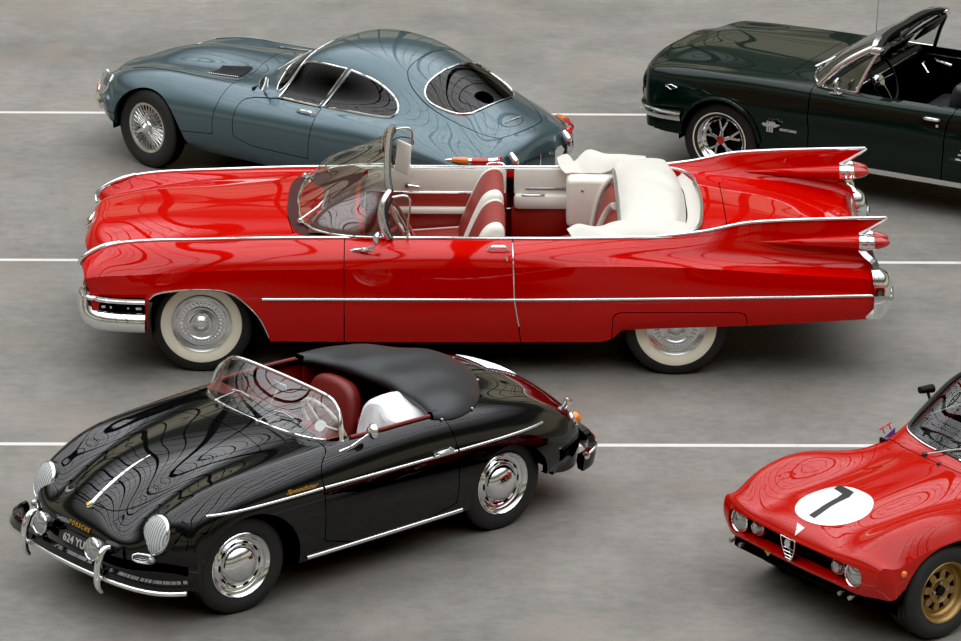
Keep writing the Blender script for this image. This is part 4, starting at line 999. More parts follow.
# ================================================================== silver-blue fastback coupe
def make_coupe():
    R = empty('coupe_car', (-2.2504, 33.8143, 0), -.61, 'silver-blue fastback coupe with very long bonnet and wire wheels', 'car')
    ln = [
        dict(p=[(-.86,-.77,0,.36),(-.84,-.815,0,.43),(-.80,-.81,0,.53),(-.74,-.73,0,.615),(-.6,0,.672),(-.5,0,.710),(-.4,0,.752),(-.2,0,.822),(0,0,.868),(.2,0,.893),(.5,0,.915),(.9,0,.925),(1.0,0,.928),(1.05,0,.945),(1.12,0,.99),(1.22,0,1.055),(1.32,0,1.118),(1.42,0,1.165),(1.55,0,1.2),(1.7,0,1.218),(1.9,0,1.218),(2.1,0,1.195),(2.3,0,1.148),(2.5,0,1.078),(2.7,0,.988),(2.9,0,.888),(3.1,0,.79),(3.25,0,.72),(3.38,0,.65),(3.45,3.42,0,.55)]),
        dict(p=[(-.86,-.765,.18,.36),(-.84,-.81,.18,.43),(-.80,-.80,.18,.525),(-.74,-.72,.185,.605),(-.6,.19,.66),(-.5,.19,.680),(-.4,.18,.706),(-.2,.185,.768),(0,.19,.812),(.2,.195,.840),(.5,.21,.866),(.9,.23,.895),(1.02,.24,.908),(1.08,.25,.94),(1.15,.26,.99),(1.25,.265,1.06),(1.36,.27,1.118),(1.46,.275,1.158),(1.6,.28,1.186),(1.8,.285,1.196),(2.0,.285,1.182),(2.2,.28,1.142),(2.4,.275,1.08),(2.6,.27,1.0),(2.8,.26,.905),(3.0,.26,.812),(3.2,.26,.722),(3.35,.26,.645),(3.45,3.41,.26,.55)]),
        dict(p=[(-.86,-.74,.33,.36),(-.84,-.775,.33,.43),(-.80,-.76,.33,.515),(-.74,-.685,.33,.59),(-.6,-.57,.33,.64),(-.4,.31,.682),(-.2,.31,.725),(0,.315,.755),(.2,.325,.776),(.5,.35,.803),(.9,.40,.845),(1.08,.45,.862),(1.18,.48,.895),(1.27,.475,.965),(1.36,.46,1.045),(1.46,.455,1.085),(1.6,.455,1.112),(1.8,.46,1.118),(2.0,.455,1.103),(2.2,.447,1.063),(2.4,.44,1.0),(2.6,.44,.925),(2.8,.44,.845),(3.0,.45,.765),(3.2,.45,.685),(3.35,3.33,.45,.615),(3.45,3.38,.45,.53)]),
        dict(p=[(-.86,-.62,.53,.345),(-.84,-.66,.53,.43),(-.80,-.665,.525,.51),(-.74,-.625,.52,.59),(-.6,-.545,.525,.640),(-.4,-.39,.55,.708),(-.2,.565,.760),(0,.575,.790),(.4,.58,.802),(.8,.59,.81),(1.1,.605,.815),(1.3,.615,.825),(1.6,.625,.83),(1.9,.62,.835),(2.2,.61,.835),(2.5,.60,.815),(2.8,.585,.765),(3.0,.57,.71),(3.2,.555,.64),(3.35,3.30,.54,.58),(3.45,3.34,.54,.50)]),
        dict(p=[(-.86,-.50,.64,.335),(-.84,-.53,.645,.42),(-.80,-.535,.64,.48),(-.74,-.51,.635,.55),(-.6,-.46,.64,.615),(-.4,-.36,.665,.665),(-.2,-.19,.685,.69),(0,.695,.70),(.4,.705,.71),(.8,.72,.72),(1.3,.735,.735),(1.9,.745,.745),(2.2,.745,.75),(2.5,.735,.735),(2.8,.71,.69),(3.0,.685,.64),(3.2,3.17,.655,.58),(3.35,3.24,.64,.53),(3.45,3.26,.635,.47)]),
        dict(p=[(-.86,-.43,.69,.33),(-.84,-.45,.70,.41),(-.74,-.42,.70,.50),(-.6,-.38,.71,.54),(-.4,-.31,.73,.565),(-.2,-.18,.75,.58),(0,.765,.585),(.4,.78,.585),(.8,.80,.59),(1.3,.815,.60),(1.9,.82,.61),(2.3,.815,.62),(2.6,.80,.61),(2.9,2.88,.765,.575),(3.1,3.04,.735,.535),(3.3,3.14,.71,.49),(3.45,3.18,.70,.44)]),
        dict(p=[(-.86,-.41,.70,.325),(-.74,-.40,.715,.42),(-.4,-.30,.74,.45),(0,.775,.45),(.8,.80,.45),(1.5,.81,.45),(2.3,.805,.46),(2.6,.785,.46),(2.9,2.85,.755,.45),(3.1,2.98,.73,.43),(3.45,3.08,.70,.40)]),
        dict(p=[(-.86,-.40,.70,.32),(-.74,-.39,.70,.34),(-.4,-.30,.72,.33),(0,.74,.32),(.8,.755,.32),(1.5,.76,.32),(2.3,.755,.33),(2.6,.745,.35),(2.9,2.82,.73,.37),(3.1,2.94,.71,.37),(3.45,3.05,.69,.37)]),
        dict(p=[(-.86,-.395,.68,.30),(-.4,-.30,.69,.28),(0,.68,.25),(.8,.68,.235),(1.5,.69,.235),(2.3,.69,.26),(2.6,.70,.31),(2.9,2.81,.70,.34),(3.45,3.03,.68,.35)], crease=True, mono=True),
        dict(p=[(-.86,-.39,.60,.30),(0,.60,.25),(.8,.60,.235),(2.3,.60,.26),(3.45,3.0,.60,.35)], mono=True),
    ]
    sq = lambda x: x if x < 2.6 else 2.6+(x-2.6)*.84
    for L in ln: L['p'] = [((q[0],sq(q[0]),q[1],q[2]) if len(q) == 3 else (q[0],sq(q[1]),q[2],q[3])) for q in L['p']]
    for L in ln[:2]: L['p'] = [(q[0],q[1],q[2],q[3]+.02*max(0,min(1,(q[1]-1.3)/.25))*max(0,min(1,(2.6-q[1])/.4))) for q in L['p']]
    B = Body(ln, nu=240, nvseg=9, s0=-.86, s1=3.45)
    g = B.g; lips = []; seams = []
    a1 = [(.015+.385*math.cos(t), .275+.395*math.sin(t)) for t in np.linspace(0,PI,25)]+[(-.37,.0),(.40,.0)]
    a2 = [(2.438+.37*math.cos(t), .24+.335*math.sin(t)) for t in np.linspace(0,PI,25)]+[(2.068,.0),(2.808,.0)]
    for a in (a1,a2):
        f = np.where(g.V[:,1] > .45, sd_poly(g.V[:,0],g.V[:,2],a),1.); g,c = clip(g,f); lips.append(lip(g,c,.045,(0,-1,0)))
    # mouth
    mo = [(.235*math.cos(t), .465+.060*math.sin(t)) for t in np.linspace(0,2*PI,32,endpoint=False)]
    f = np.where(g.V[:,0] < -.6, sd_poly(g.V[:,1],g.V[:,2],mo),1.); g,c = clip(g,f); lips.append(lip(g,c,.10,(1,0,0)))
    # windscreen, rear window and side windows cut from the same skin
    wsp = chaikin([(1.045,-.6),(1.045,0),(1.07,.22),(1.12,.40),(1.165,.53),(1.20,.595),(1.23,.60),(1.29,.535),(1.345,.465),(1.385,.38),(1.405,.25),(1.415,0),(1.415,-.6)],2)
    fw = lambda V: np.where((V[:,0] < 1.6)&(V[:,2] > .82), sd_poly(V[:,0],V[:,1],wsp),1.)
    wp,wl,g,wl2 = B.panel(fw,.004,.02,g)
    rwp = chaikin([(2.45,-.6),(2.45,.25),(2.46,.38),(2.53,.45),(2.68,.43),(2.80,.36),(2.86,.22),(2.87,-.6)],2)
    fr = lambda V: np.where((V[:,0] > 2.2)&(V[:,2] > .7), sd_poly(V[:,0],V[:,1],rwp),1.)
    rp,rl,g,rl2 = B.panel(fr,.004,.02,g)
    dwp = chaikin([(1.26,.80),(1.26,.80),(1.315,.94),(1.365,1.045),(1.41,1.072),(1.56,1.088),(1.80,1.085),(1.80,1.085),(1.655,.80),(1.655,.80)],2)
    qwp = chaikin([(1.695,.805),(1.695,.805),(1.838,1.082),(1.838,1.082),(2.08,1.045),(2.26,.965),(2.35,.89),(2.345,.83),(2.27,.812)],2)
    gate = lambda V: np.where(V[:,2] > .80, 0, 1.)
    fdw = lambda V: np.where((V[:,2] > .77)&(V[:,1] > .3), sd_poly(V[:,0],V[:,2],dwp),1.)
    fqw = lambda V: np.where((V[:,2] > .77)&(V[:,1] > .3), sd_poly(V[:,0],V[:,2],qwp),1.)
    dwg,dwl,g,dwl2 = B.panel(fdw,.003,.02,g)
    qwg,qwl,g,qwl2 = B.panel(fqw,.003,.02,g)
    # panels
    bon = [(-.9,-1),(-.9,1),(.72,1),(.72,-1)]
    side_bon = chaikin([(-.9,.40),(-.9,1.3),(.79,1.3),(.785,.88),(.74,.76),(.715,.60),(.715,.385)],1)
    fb = lambda V: np.maximum(sd_poly(V[:,0],V[:,2],side_bon), (V[:,0]-.95))
    bp,bl,g,bl2 = B.panel(fb,.003,.02,g)
    door = chaikin([(.93,.41),(.92,.60),(.93,.72),(1.0,.765),(1.235,.79),(1.235,.79),(1.69,.795),(1.69,.795),(1.69,.72),(1.69,.60),(1.66,.41),(1.66,.41)],1)
    fd = lambda V: np.maximum(np.maximum(sd_poly(V[:,0],V[:,2],door), .5-V[:,1]), V[:,2]-.80)
    dp,dl,g,dl2 = B.panel(fd,.003,.02,g)
    hat = chaikin([(2.24,-1),(2.24,.25),(2.30,.40),(2.55,.475),(2.82,.45),(3.05,.36),(3.15,.22),(3.17,-1)],2)
    fh = lambda V: np.where(V[:,0] > 2, sd_poly(V[:,0],V[:,1],hat),1.)*np.where(V[:,2] > .62,1,1)
    fh2 = lambda V: np.where((V[:,0] > 2)&(V[:,2] > .62), sd_poly(V[:,0],V[:,1],hat),1.)
    hp,hl,g,hl2 = B.panel(fh2,.003,.02,g)
    fl2 = chaikin([(2.44,.64),(2.62,.64),(2.63,.735),(2.46,.745)],2)
    obj('body', [(g.both(),'blue'),(join([dl2,bl2,hl2,wl2,rl2,dwl2,qwl2]).both(),'seam'),(join(lips).both(),'blue'),(B.cap(-1).moved((-.02,0,0)),'blue')], R)
    bn = obj('bonnet', [(bp.both(),'blue'),(bl.both(),'seam')], R)
    ht = obj('tailgate', [(hp.both(),'blue'),(hl.both(),'seam')], R)
    def loop3(poly, fn, off):
        return np.array([q for q in (fn(p,off) for p in poly) if q is not None])
    topf = lambda p,off: B.top(p[0],p[1],off)
    sidef = lambda p,off: B.side(p[0],p[1],off)
    w = obj('windscreen', (wp.both(),'darkglass'), R)
    pts = [p for p in wsp if p[1] >= 0]; q = loop3(pts,topf,.003); q = np.vstack([q*[1,-1,1],q[::-1]]) if False else q
    allp = np.vstack([q, (q*[1,-1,1])[::-1]])
    obj('screen_trim', (tube(allp,.005,6,closed=True),'chrome'), w)
    w = obj('rear_window', (rp.both(),'darkglass'), ht)
    q = loop3([p for p in rwp if p[1] >= 0],topf,.003); obj('rear_window_trim', (tube(np.vstack([q,(q*[1,-1,1])[::-1]]),.009,6,closed=True),'chrome'), ht)
    obj('tailgate_badge', (tube([B.top(3.03,y,.004) for y in np.linspace(-.10,.10,9)],.006,5),'chrome'), ht)
    hatch_hinge = None
    for s in (-1,1):
        fl = (lambda q: q.mirror()) if s < 0 else (lambda q: q)
        d = obj('door', [(fl(dp),'blue'),(fl(dl),'seam')], R)
        wi = obj('door_window', (fl(dwg),'darkglass'), d)
        obj('window_trim', (fl(tube(loop3(dwp,sidef,.002),.009,6,closed=True)),'chrome'), d)
        wi = obj('quarter_window', (fl(qwg),'darkglass'), R)
        obj('window_trim', (fl(tube(loop3(qwp,sidef,.002),.010,6,closed=True)),'chrome'), wi)
        h = [B.side(1.50,.745,.004),B.side(1.52,.747,.02),B.side(1.60,.75,.026),B.side(1.655,.75,.02),B.side(1.665,.75,.004)]
        obj('door_handle', (fl(join([tube(smooth_path(h,14),[.007,.011,.012,.011,.01],8),lathe_on([(0,.026),(.013,.02),(.014,0)],B.side(1.655,.75),(0,1,0),12)])),'chrome'), d)
        # bonnet side bead and louvers
        bd = [B.top(x,y,.003) for x,y in zip(np.linspace(-.30,.78,30), np.interp(np.linspace(-.30,.78,30),[-.3,0,.4,.8],[.535,.555,.562,.575]))]
        obj('bonnet_bead', (fl(tube(bd,.0035,6)),'blue'), bn)
        lo = np.array([[B.top(x,y,.004) for y in np.linspace(.275,.46,6)] for x in np.linspace(.42,.71,8)])
        lo[:,:,0] += np.linspace(-.03,.02,6)[None,:]*0
        lg = gridG(lo); 
        if lg.N[:,2].mean() < 0: lg.N = -lg.N; lg.F = [tuple(reversed(f)) for f in lg.F]
        lv = obj('bonnet_louvre', (fl(lg),'dark'), bn)
        obj('louvre_slats', (fl(join([tube([B.top(x,y,.010) for y in np.linspace(.275,.46,5)],.0045,5) for x in np.linspace(.42,.71,13)])),'trimrubber'), lv)
        ed = [B.top(x,.465,.008) for x in np.linspace(.42,.71,14)]
        obj('louvre_edge', (fl(join([lathe_on([(.006,0),(0,.006)],p,(0,0,1),8) for p in ed])),'chrome'), lv)
        # headlamp behind its cover, with chrome rim
        c0 = (-.60,.545,.62); c,n = B.hit((-1.5,.56,.575),(1,0,0))
        rim = []
        for t in np.linspace(0,2*PI,28,endpoint=False):
            p,nn = B.hit((-1.6,.575+.078*math.cos(t),.575+.085*math.sin(t)),(1,0,0))
            rim.append(p+nn*.003)
        hd = obj('headlight', (fl(tube(rim,.007,8,closed=True)),'chrome'), R)
        ptsr = np.array(rim); cen = ptsr.mean(0)
        rows = np.array([cen*(1-k)+ptsr*k+np.array([-.018*(1-k*k),.0,.012*(1-k*k)]) for k in (.02,.3,.6,.85,1.0)])
        obj('lens', (fl(gridG(rows,closed_v=True)),'whitelens'), hd)
        p,n = B.hit((-1.5,.60,.485),(1,-.25,0))
        tang = np.cross(n,[0,0,1]); tang /= np.linalg.norm(tang); tang = tang if tang[1] > 0 else -tang
        ind = obj('indicator', (fl(lathe_on([(.036,0),(.037,.012),(.028,.026),(0,.034)],p+tang*.0,n,24)),'amber'), R)
        obj('lamp_rim', (fl(lathe_on([(.042,-.006),(.044,.008),(.036,.012)],p,n,24)),'chrome'), ind)
        # quarter bumper
        bb = []
        for y,z,dx in ((.20,.435,-.03),(.36,.43,-.03),(.50,.425,-.025),(.60,.425,-.02)):
            h_,_ = B.hit((-1.5,y,z),(1,0,0)); bb.append(h_+[dx,0,0])
        h_,nn = B.hit((-1.5,.95,.425),(1.0,-.28,0)); bb.append(h_+nn*.018)
        ff = B.side(-.42,.425,.014); 
        bb = [b for b in bb if b is not None]
        obj('front_bumper', [(fl(sweep(smooth_path(bb,30),[(-.034,.010),(-.02,-.018),(0,-.026),(.02,-.018),(.034,.010)],up=(0,0,1))),'chrome'),
            (fl(tube(smooth_path([np.array(bb[0])+[0,0,-.05],np.array(bb[0])+[-.045,0,-.01],np.array(bb[0])+[-.045,0,.06],np.array(bb[0])+[-.01,0,.11]],12),[.016,.026,.026,.014],10)),'chrome')], R)
        # tail lamps and rear quarter bumpers
        tp = []
        for x,z in ((2.93,.575),(3.0,.578),(3.10,.578),(3.18,.575)):
            tp.append(B.side(x,z,.0) if B.side(x,z) is not None else None)
        t0 = B.side(2.91,.615,.004); t1 = B.side(2.955,.615,.010); t2,_n2 = B.hit((3.9,.55,.61),(-1,0,0)); t3,_n = B.hit((3.9,.48,.61),(-1,0,0))
        pth = smooth_path([t0,t1,t2+[.012,.02,0],t3+[.03,0,0]],24)
        lamp = obj('tail_lamp', (fl(tube(pth,[.008,.024,.030,.032,.030],12,flat=.9)),'chrome'), R)
        obj('amber_lens', (fl(tube(pth[3:11]+(pth[3:11]-[2.6,0,.6])*0+np.array([.004,.006,.006]),[.018,.027,.030],12)),'amber'), lamp)
        obj('red_lens', (fl(tube(pth[11:19]+np.array([.006,.006,.006]),[.031,.032,.031],12)),'redlens'), lamp)
        obj('reflector', (fl(lathe_on([(.028,-.01),(.030,.012),(0,.018)],pth[-1]+[.0,0,.004],(1,-.1,0),20)),'redlit'), lamp)
        rb = [t0+[0,.004,-.085],t1+[0,.012,-.085],t2+[.03,.03,-.085],t3+[.05,0,-.085],t3+[.055,-.10,-.085]]
        obj('rear_bumper', [(fl(sweep(smooth_path(rb,30),[(-.034,-.010),(-.02,.018),(0,.026),(.02,.018),(.034,-.010)],up=(0,0,1))),'chrome'),
            (fl(tube(smooth_path([np.array(rb[-1])+[.02,-.02,-.07],np.array(rb[-1])+[.05,-.02,-.02],np.array(rb[-1])+[.05,-.02,.05],np.array(rb[-1])+[.0,-.02,.12]],14),[.022,.034,.036,.020],12)),'chrome')], R)
        fp = B.side(2.54,.69,.004)
        fc = chaikin([(2.44,.655),(2.60,.655),(2.64,.725),(2.47,.735)],2)
        obj('side_marker', (fl(tube(loop3(fc,sidef,.002),.0035,5,closed=True)),'seam'), R)
        for x in (0,2.438):
            wd = lathe([(.0,.42),(.385,.42),(.385,.70)],40).tf(Matrix.Translation((x,0,.30))); wd = clip(wd, wd.V[:,2]-.26)[0]
            obj('wheel_housing', (fl(wd),'dark'), R)
        wp_ = B.top(.98,.22,.004)
        obj('wiper', [(tube([fl_p(B.top(.99,.30*1,.012),s),fl_p(np.array([1.12,.16,1.015]),s)],.005,6),'steel'),(tube([fl_p(np.array([1.10,.36,.965]),s),fl_p(np.array([1.13,.05,1.02]),s)],.005,6),'steel')], R)
    # mirror on the near door
    b0 = B.side(1.12,.80,.0)*[1,-1,1]
    mm = obj('door_mirror', [(tube([b0+[-.01,.02,-.01],b0+[.0,-.03,.05],b0+[.02,-.05,.075]],[.012,.009,.008],8),'chrome'),(lathe_on([(0,-.045),(.035,-.035),(.055,-.008),(.057,.006)],b0+[.03,-.055,.10],(1,-.1,0),24),'chrome')], R)
    obj('mirror_glass', (lathe_on([(.056,.006),(0,.0065)],b0+[.03,-.055,.10],(1,-.1,0),24),'mirrorglass'), mm)
    obj('mouth_bar', [(tube([(-.80,y,.465) for y in np.linspace(-.23,.23,9)],.014,8),'chrome'),(lathe_on([(.035,0),(.03,.014),(0,.02)],(-.81,0,.465),(-1,0,0),20),'chrome')], R)
    obj('grille', (rbox((.02,.56,.2),.005,1,(-.66,0,.46)),'dark'), R)
    obj('number_plate_panel', [(rbox((.02,.50,.17),.01,2,(3.255,0,.47)),'blue'),(rbox((.012,.015,.12),.004,1,(3.27,.03,.50)),'chrome')], R)
    obj('exhaust_pipe', (join([tube([(2.9,s*.05,.22),(3.52,s*.05,.24)],.03,12) for s in (-1,1)]),'steel'), R)
    obj('underbody', [(rbox((2.5,1.15,.10),.02,1,(1.3,0,.26)),'dark'),(rbox((.9,.8,.3),.03,1,(0,0,.5)),'dark'),(rbox((.8,.8,.2),.03,1,(2.6,0,.5)),'dark')], R)
    # interior
    obj('cabin_lining', [(rbox((1.9,1.3,.02),.005,1,(1.9,0,.32)),'carpet'),(rbox((.02,1.25,.45),.005,1,(.98,0,.6)),'blackint'),(rbox((.02,.80,.3),.005,1,(2.85,0,.50)),'blackint')]+[(rbox((.9,.03,.36),.01,1,(1.4,s*.64,.56)),'blackint') for s in (-1,1)]+[(rbox((.28,1.08,.12),.05,2,(1.24,0,.77)),'blackint'),(rbox((.8,.8,.03),.01,1,(2.40,0,.62)),'carpet')], R)
    for s in (-1,1):
        se = obj('seat', (rbox((.48,.46,.16),.06,3,(1.60,s*.33,.44)),'blackint'), R)
        obj('seat_back', (rbox((.12,.46,.52),.05,3,(1.88,s*.33,.70),(0,.22,0)),'blackint'), se)
    c = Vector((1.42,-.33,.80)); d = Vector((.92,0,.40)).normalized(); q = d.to_track_quat('Z','X').to_matrix().to_4x4(); q.translation = c
    ring = [(.19*math.cos(a),.19*math.sin(a),0) for a in np.linspace(0,2*PI,40,endpoint=False)]
    obj('steering_wheel', [(tube(ring,.011,8,closed=True).tf(q),mat('wood rim',(.22,.09,.03),.3,coat=.6) and 'redleather'),(join([tube([(0,0,-.02),(.185*math.cos(a),.185*math.sin(a),0)],.007,6) for a in (PI/2,PI*7/6,PI*11/6)]).tf(q),'chrome')], R)
    # wire wheels
    M.setdefault('wire', mat('wheel wire',(.72,.72,.70),.25,metal=1))
    def wheel(x,s,steer=0.):
        w = obj('wheel', (lathe(tyre_prof(.327,.196,.165,.13),64),'rubber'), R, (x,s*.63,.324), (0,0,(0 if s < 0 else PI)+steer))
        rim = [(.196,.06),(.186,.055),(.172,.03),(.172,-.02),(.180,-.045),(.186,-.062),(.198,-.068),(.206,-.066),(.207,-.058)]
        obj('rim', (lathe(rim,56),'wire'), w)
        sp = []
        for k in range(30):
            a = 2*PI*k/30
            for (r0,h0,r1,h1,da) in ((.05,-.055,.190,-.050,.30),(.05,-.055,.190,-.050,-.30),(.055,-.005,.172,.005,.22),(.055,-.005,.172,.005,-.22)):
                a0 = a+da; sp.append(tube([(r0*math.cos(a0),h0,r0*math.sin(a0)),(r1*math.cos(a),h1,r1*math.sin(a))],.0023,4,cap=False))
        obj('wire_spokes', (join(sp),'wire'), w)
        hub = lathe([(.058,.01),(.056,-.06),(.048,-.068),(.044,-.085),(.030,-.095),(.018,-.11),(0,-.112)],28)
        ear = join([tube(smooth_path([(0,-.088,0),(.05*math.cos(a),-.102,.05*math.sin(a)),(.088*math.cos(a),-.104,.088*math.sin(a))],8),[.02,.017,.012],8,flat=.5) for a in (.5,.5+PI)])
        obj('spinner', [(hub,'chrome'),(ear,'chrome')], w)
        obj('brake_drum', (lathe([(0,.03),(.14,.03),(.14,.07)],28),'dark'), w)
    for x in (0,2.438):
        for s in (-1,1): wheel(x-.03 if x == 0 else x,s,-.14 if x == 0 else 0)
    return R
def fl_p(p, s): return np.asarray(p)*[1,s,1]
# ================================================================== dark green convertible
def make_pony():
    R = empty('convertible_car', (2.2347, 33.8027, 0), -.5, 'dark green open convertible with black interior and chrome five-spoke wheels', 'car')
    ln = [
        dict(p=[(-.80,-.76,0,.36),(-.78,-.785,0,.55),(-.76,-.79,0,.72),(-.74,-.775,0,.82),(-.70,0,.868),(-.5,0,.90),(0,0,.922),(.5,0,.935),(.7,0,.94),(1.2,0,.93),(2.3,0,.93),(2.6,0,.92),(3.0,0,.90),(3.4,0,.875),(3.62,0,.84),(3.72,3.68,0,.70),(3.78,3.70,0,.45)]),
        dict(p=[(-.80,-.76,.33,.36),(-.78,-.78,.33,.55),(-.76,-.785,.33,.72),(-.74,-.77,.33,.815),(-.70,.33,.86),(-.5,.33,.893),(0,.34,.917),(.5,.35,.93),(.7,.36,.935),(1.2,.36,.925),(2.3,.36,.925),(2.6,.36,.915),(3.0,.36,.897),(3.4,.36,.873),(3.62,.36,.838),(3.72,3.68,.36,.70),(3.78,3.70,.36,.45)]),
        dict(p=[(-.80,-.75,.60,.36),(-.78,-.765,.60,.55),(-.76,-.765,.60,.72),(-.74,-.755,.60,.785),(-.70,.605,.818),(-.5,.61,.850),(0,.62,.882),(.5,.64,.90),(.8,.66,.902),(1.2,.68,.898),(2.6,.68,.895),(3.0,.66,.885),(3.4,.64,.865),(3.62,.63,.83),(3.72,3.68,.62,.70),(3.78,3.70,.62,.45)]),
        dict(p=[(-.80,-.715,.74,.36),(-.78,-.73,.745,.55),(-.76,-.735,.745,.72),(-.74,-.72,.745,.79),(-.70,-.69,.745,.822),(-.5,.75,.856),(0,.755,.878),(.5,.76,.888),(.8,.765,.888),(1.2,.77,.883),(2.6,.775,.888),(3.0,.76,.887),(3.4,.74,.867),(3.62,.72,.83),(3.72,3.67,.715,.70),(3.78,3.69,.71,.45)]),
        dict(p=[(-.80,-.66,.815,.36),(-.78,-.675,.82,.55),(-.76,-.68,.82,.70),(-.74,-.665,.82,.765),(-.70,-.64,.82,.802),(-.5,.82,.838),(0,.822,.856),(.8,.828,.86),(1.5,.832,.86),(2.2,.835,.868),(3.0,.825,.862),(3.62,3.6,.79,.805),(3.72,3.65,.785,.70),(3.78,3.67,.78,.45)]),
        dict(p=[(-.80,-.60,.835,.36),(-.76,-.625,.842,.62),(-.70,-.60,.845,.70),(-.5,-.5,.85,.745),(0,.853,.765),(.8,.855,.77),(2.2,.858,.78),(3.0,.85,.775),(3.62,3.58,.82,.72),(3.78,3.62,.81,.45)]),
        dict(p=[(-.80,-.58,.84,.36),(-.7,-.575,.848,.55),(-.5,-.48,.856,.60),(0,.865,.625),(.8,.866,.63),(2.2,.868,.635),(3.0,.862,.63),(3.78,3.6,.82,.45)]),
        dict(p=[(-.80,-.58,.84,.355),(-.7,-.57,.846,.48),(-.5,-.475,.85,.52),(0,.853,.56),(.8,.850,.565),(2.2,.852,.57),(3.0,.855,.56),(3.78,3.58,.82,.42)]),
        dict(p=[(-.80,-.575,.835,.35),(-.5,-.47,.845,.41),(0,.848,.42),(.8,.846,.42),(2.2,.848,.42),(3.0,.85,.42),(3.78,3.56,.81,.38)]),
        dict(p=[(-.80,-.57,.82,.345),(-.5,-.465,.825,.335),(-.3,-.29,.825,.33),(0,.82,.30),(.4,.815,.262),(2.2,.815,.262),(3.0,.815,.31),(3.78,3.55,.79,.36)], crease=True, mono=True),
        dict(p=[(-.80,-.56,.76,.35),(-.3,-.28,.76,.335),(.4,.75,.265),(2.2,.75,.265),(3.78,3.5,.74,.36)], mono=True),
    ]
    sq = lambda x: x if x > -.3 else -.3+(x+.3)*.80
    sqk = lambda x,k: x if x > -.3 else -.3+(x+.3)*k
    for L,kq in zip(ln,(.95,.95,.90,.82)+(.8,)*8): L['p'] = [((q[0],sqk(q[0],kq),q[1],q[2]) if len(q) == 3 else (q[0],sqk(q[1],kq),q[2],q[3])) for q in L['p']]
    B = Body(ln, nu=210, nvseg=7, s0=-.80, s1=3.78)
    g = B.g; lips = []
    a1 = [(.06+.345*math.cos(t), .335+.345*math.sin(t)) for t in np.linspace(0,PI,25)]+[(-.285,.0),(.42,.0)]
    a2 = [(2.78+.345*math.cos(t), .335+.335*math.sin(t)) for t in np.linspace(0,PI,25)]+[(2.435,.0),(3.125,.0)]
    for a in (a1,a2):
        f = np.where(g.V[:,1] > .45, sd_poly(g.V[:,0],g.V[:,2],a),1.); g,c = clip(g,f); lips.append(lip(g,c,.045,(0,-1,0)))
    cock = chaikin([(1.05,-1),(1.05,.72),(1.08,.755),(1.6,.765),(2.3,.765),(2.45,.70),(2.48,.3),(2.48,-1)],2)
    f = np.where(g.V[:,2] > .82, sd_poly(g.V[:,0],g.V[:,1],cock),1.); g,c = clip(g,f); lips.append(lip(g,c,.05,(0,0,-1)))
    door = chaikin([(.825,.30),(.825,.30),(.825,.78),(.83,.86),(.85,1.2),(.85,1.2),(2.06,1.2),(2.06,1.2),(2.05,.88),(2.0,.80),(1.975,.62),(1.955,.30),(1.955,.30)],1)
    fd = lambda V: np.maximum(sd_poly(V[:,0],V[:,2],door), .765-V[:,1])
    dp,dl,g,dl2 = B.panel(fd,.0035,.03,g)
    hd = [(-.70,-1),(-.70,.30),(-.655,.60),(.52,.655),(.545,.60),(.57,.3),(.58,-1)]
    fh = lambda V: np.where((V[:,2] > .81)&(V[:,0] < .7), sd_poly(V[:,0],V[:,1],hd),1.)
    hp,hl,g,hl2 = B.panel(fh,.0035,.03,g)
    tr = [(2.75,-1),(2.75,.55),(3.58,.55),(3.58,-1)]
    ft = lambda V: np.where((V[:,2] > .80)&(V[:,0] > 2.6), sd_poly(V[:,0],V[:,1],tr),1.)
    tp,tl,g,tl2 = B.panel(ft,.003,.03,g)
    obj('body', [(g.both(),'green'),(join([dl2,hl2,tl2]).both(),'seam'),(join(lips).both(),'green'),(B.cap(0).moved((.06,0,0)),'dark'),(B.cap(-1),'green')], R)
    obj('hood', [(hp.both(),'green'),(hl.both(),'seam')], R)
    obj('trunk_lid', [(tp.both(),'green'),(tl.both(),'seam')], R)
    doors = []
    for s in (-1,1):
        fl = (lambda q: q.mirror()) if s < 0 else (lambda q: q)
        d = obj('door', [(fl(dp),'green'),(fl(dl),'seam')], R); doors.append(d)
        h = [B.side(1.80,.80,.004),B.side(1.82,.80,.024),B.side(1.88,.80,.03),B.side(1.93,.80,.022),B.side(1.94,.80,.004)]
        obj('door_handle', (fl(join([tube(smooth_path(h,14),[.009,.013,.013,.012,.01],8),lathe_on([(0,.018),(.012,.014),(.014,0)],B.side(1.92,.755),(0,1,0),12)])),'chrome'), d)
        rk = [B.side(x,.292,.002) for x in np.linspace(.46,2.38,40)]
        obj('rocker_moulding', (fl(sweep(rk,[(-.020,-.006),(-.015,.012),(.015,.012),(.020,-.006)],up=(0,0,1))),'chrome2'), R)
        al = [B.side(.06+.352*math.cos(t), .335+.352*math.sin(t),.006) for t in np.linspace(.12,PI-.35,28)]
        obj('arch_lip', (fl(tube(al,.016,8)),'green'), R)
        vb = obj('side_vent', (fl(join([tube([B.side(x0,z,.006),B.side(x0+.13,z+.004,.008)],.008,6) for x0,z in ((2.12,.585),(2.10,.545),(2.08,.505))])),'chrome'), R)
        # emblems
        vv = obj('fender_emblem', (fl(join([tube([B.side(-.42,.722,.004),B.side(-.37,.70,.008),B.side(-.32,.722,.004)],.007,6),tube([B.side(-.42,.722,.004),B.side(-.37,.738,.008),B.side(-.32,.722,.004)],.006,6)])),'chrome'), R)
        tb = join([prism([(.505+dx-.008,.485),(.505+dx+.008,.485),(.505+dx+.008,.575),(.505+dx-.008,.575)],.856,.872,'xz') for dx in (-.021,0,.021)])
        hs = chaikin([(.435,.545),(.455,.562),(.475,.556),(.52,.560),(.545,.575),(.56,.57),(.552,.558),(.585,.560),(.60,.552),(.575,.545),(.56,.530),(.545,.532),(.52,.535),(.48,.535),(.462,.528),(.45,.536)],1)
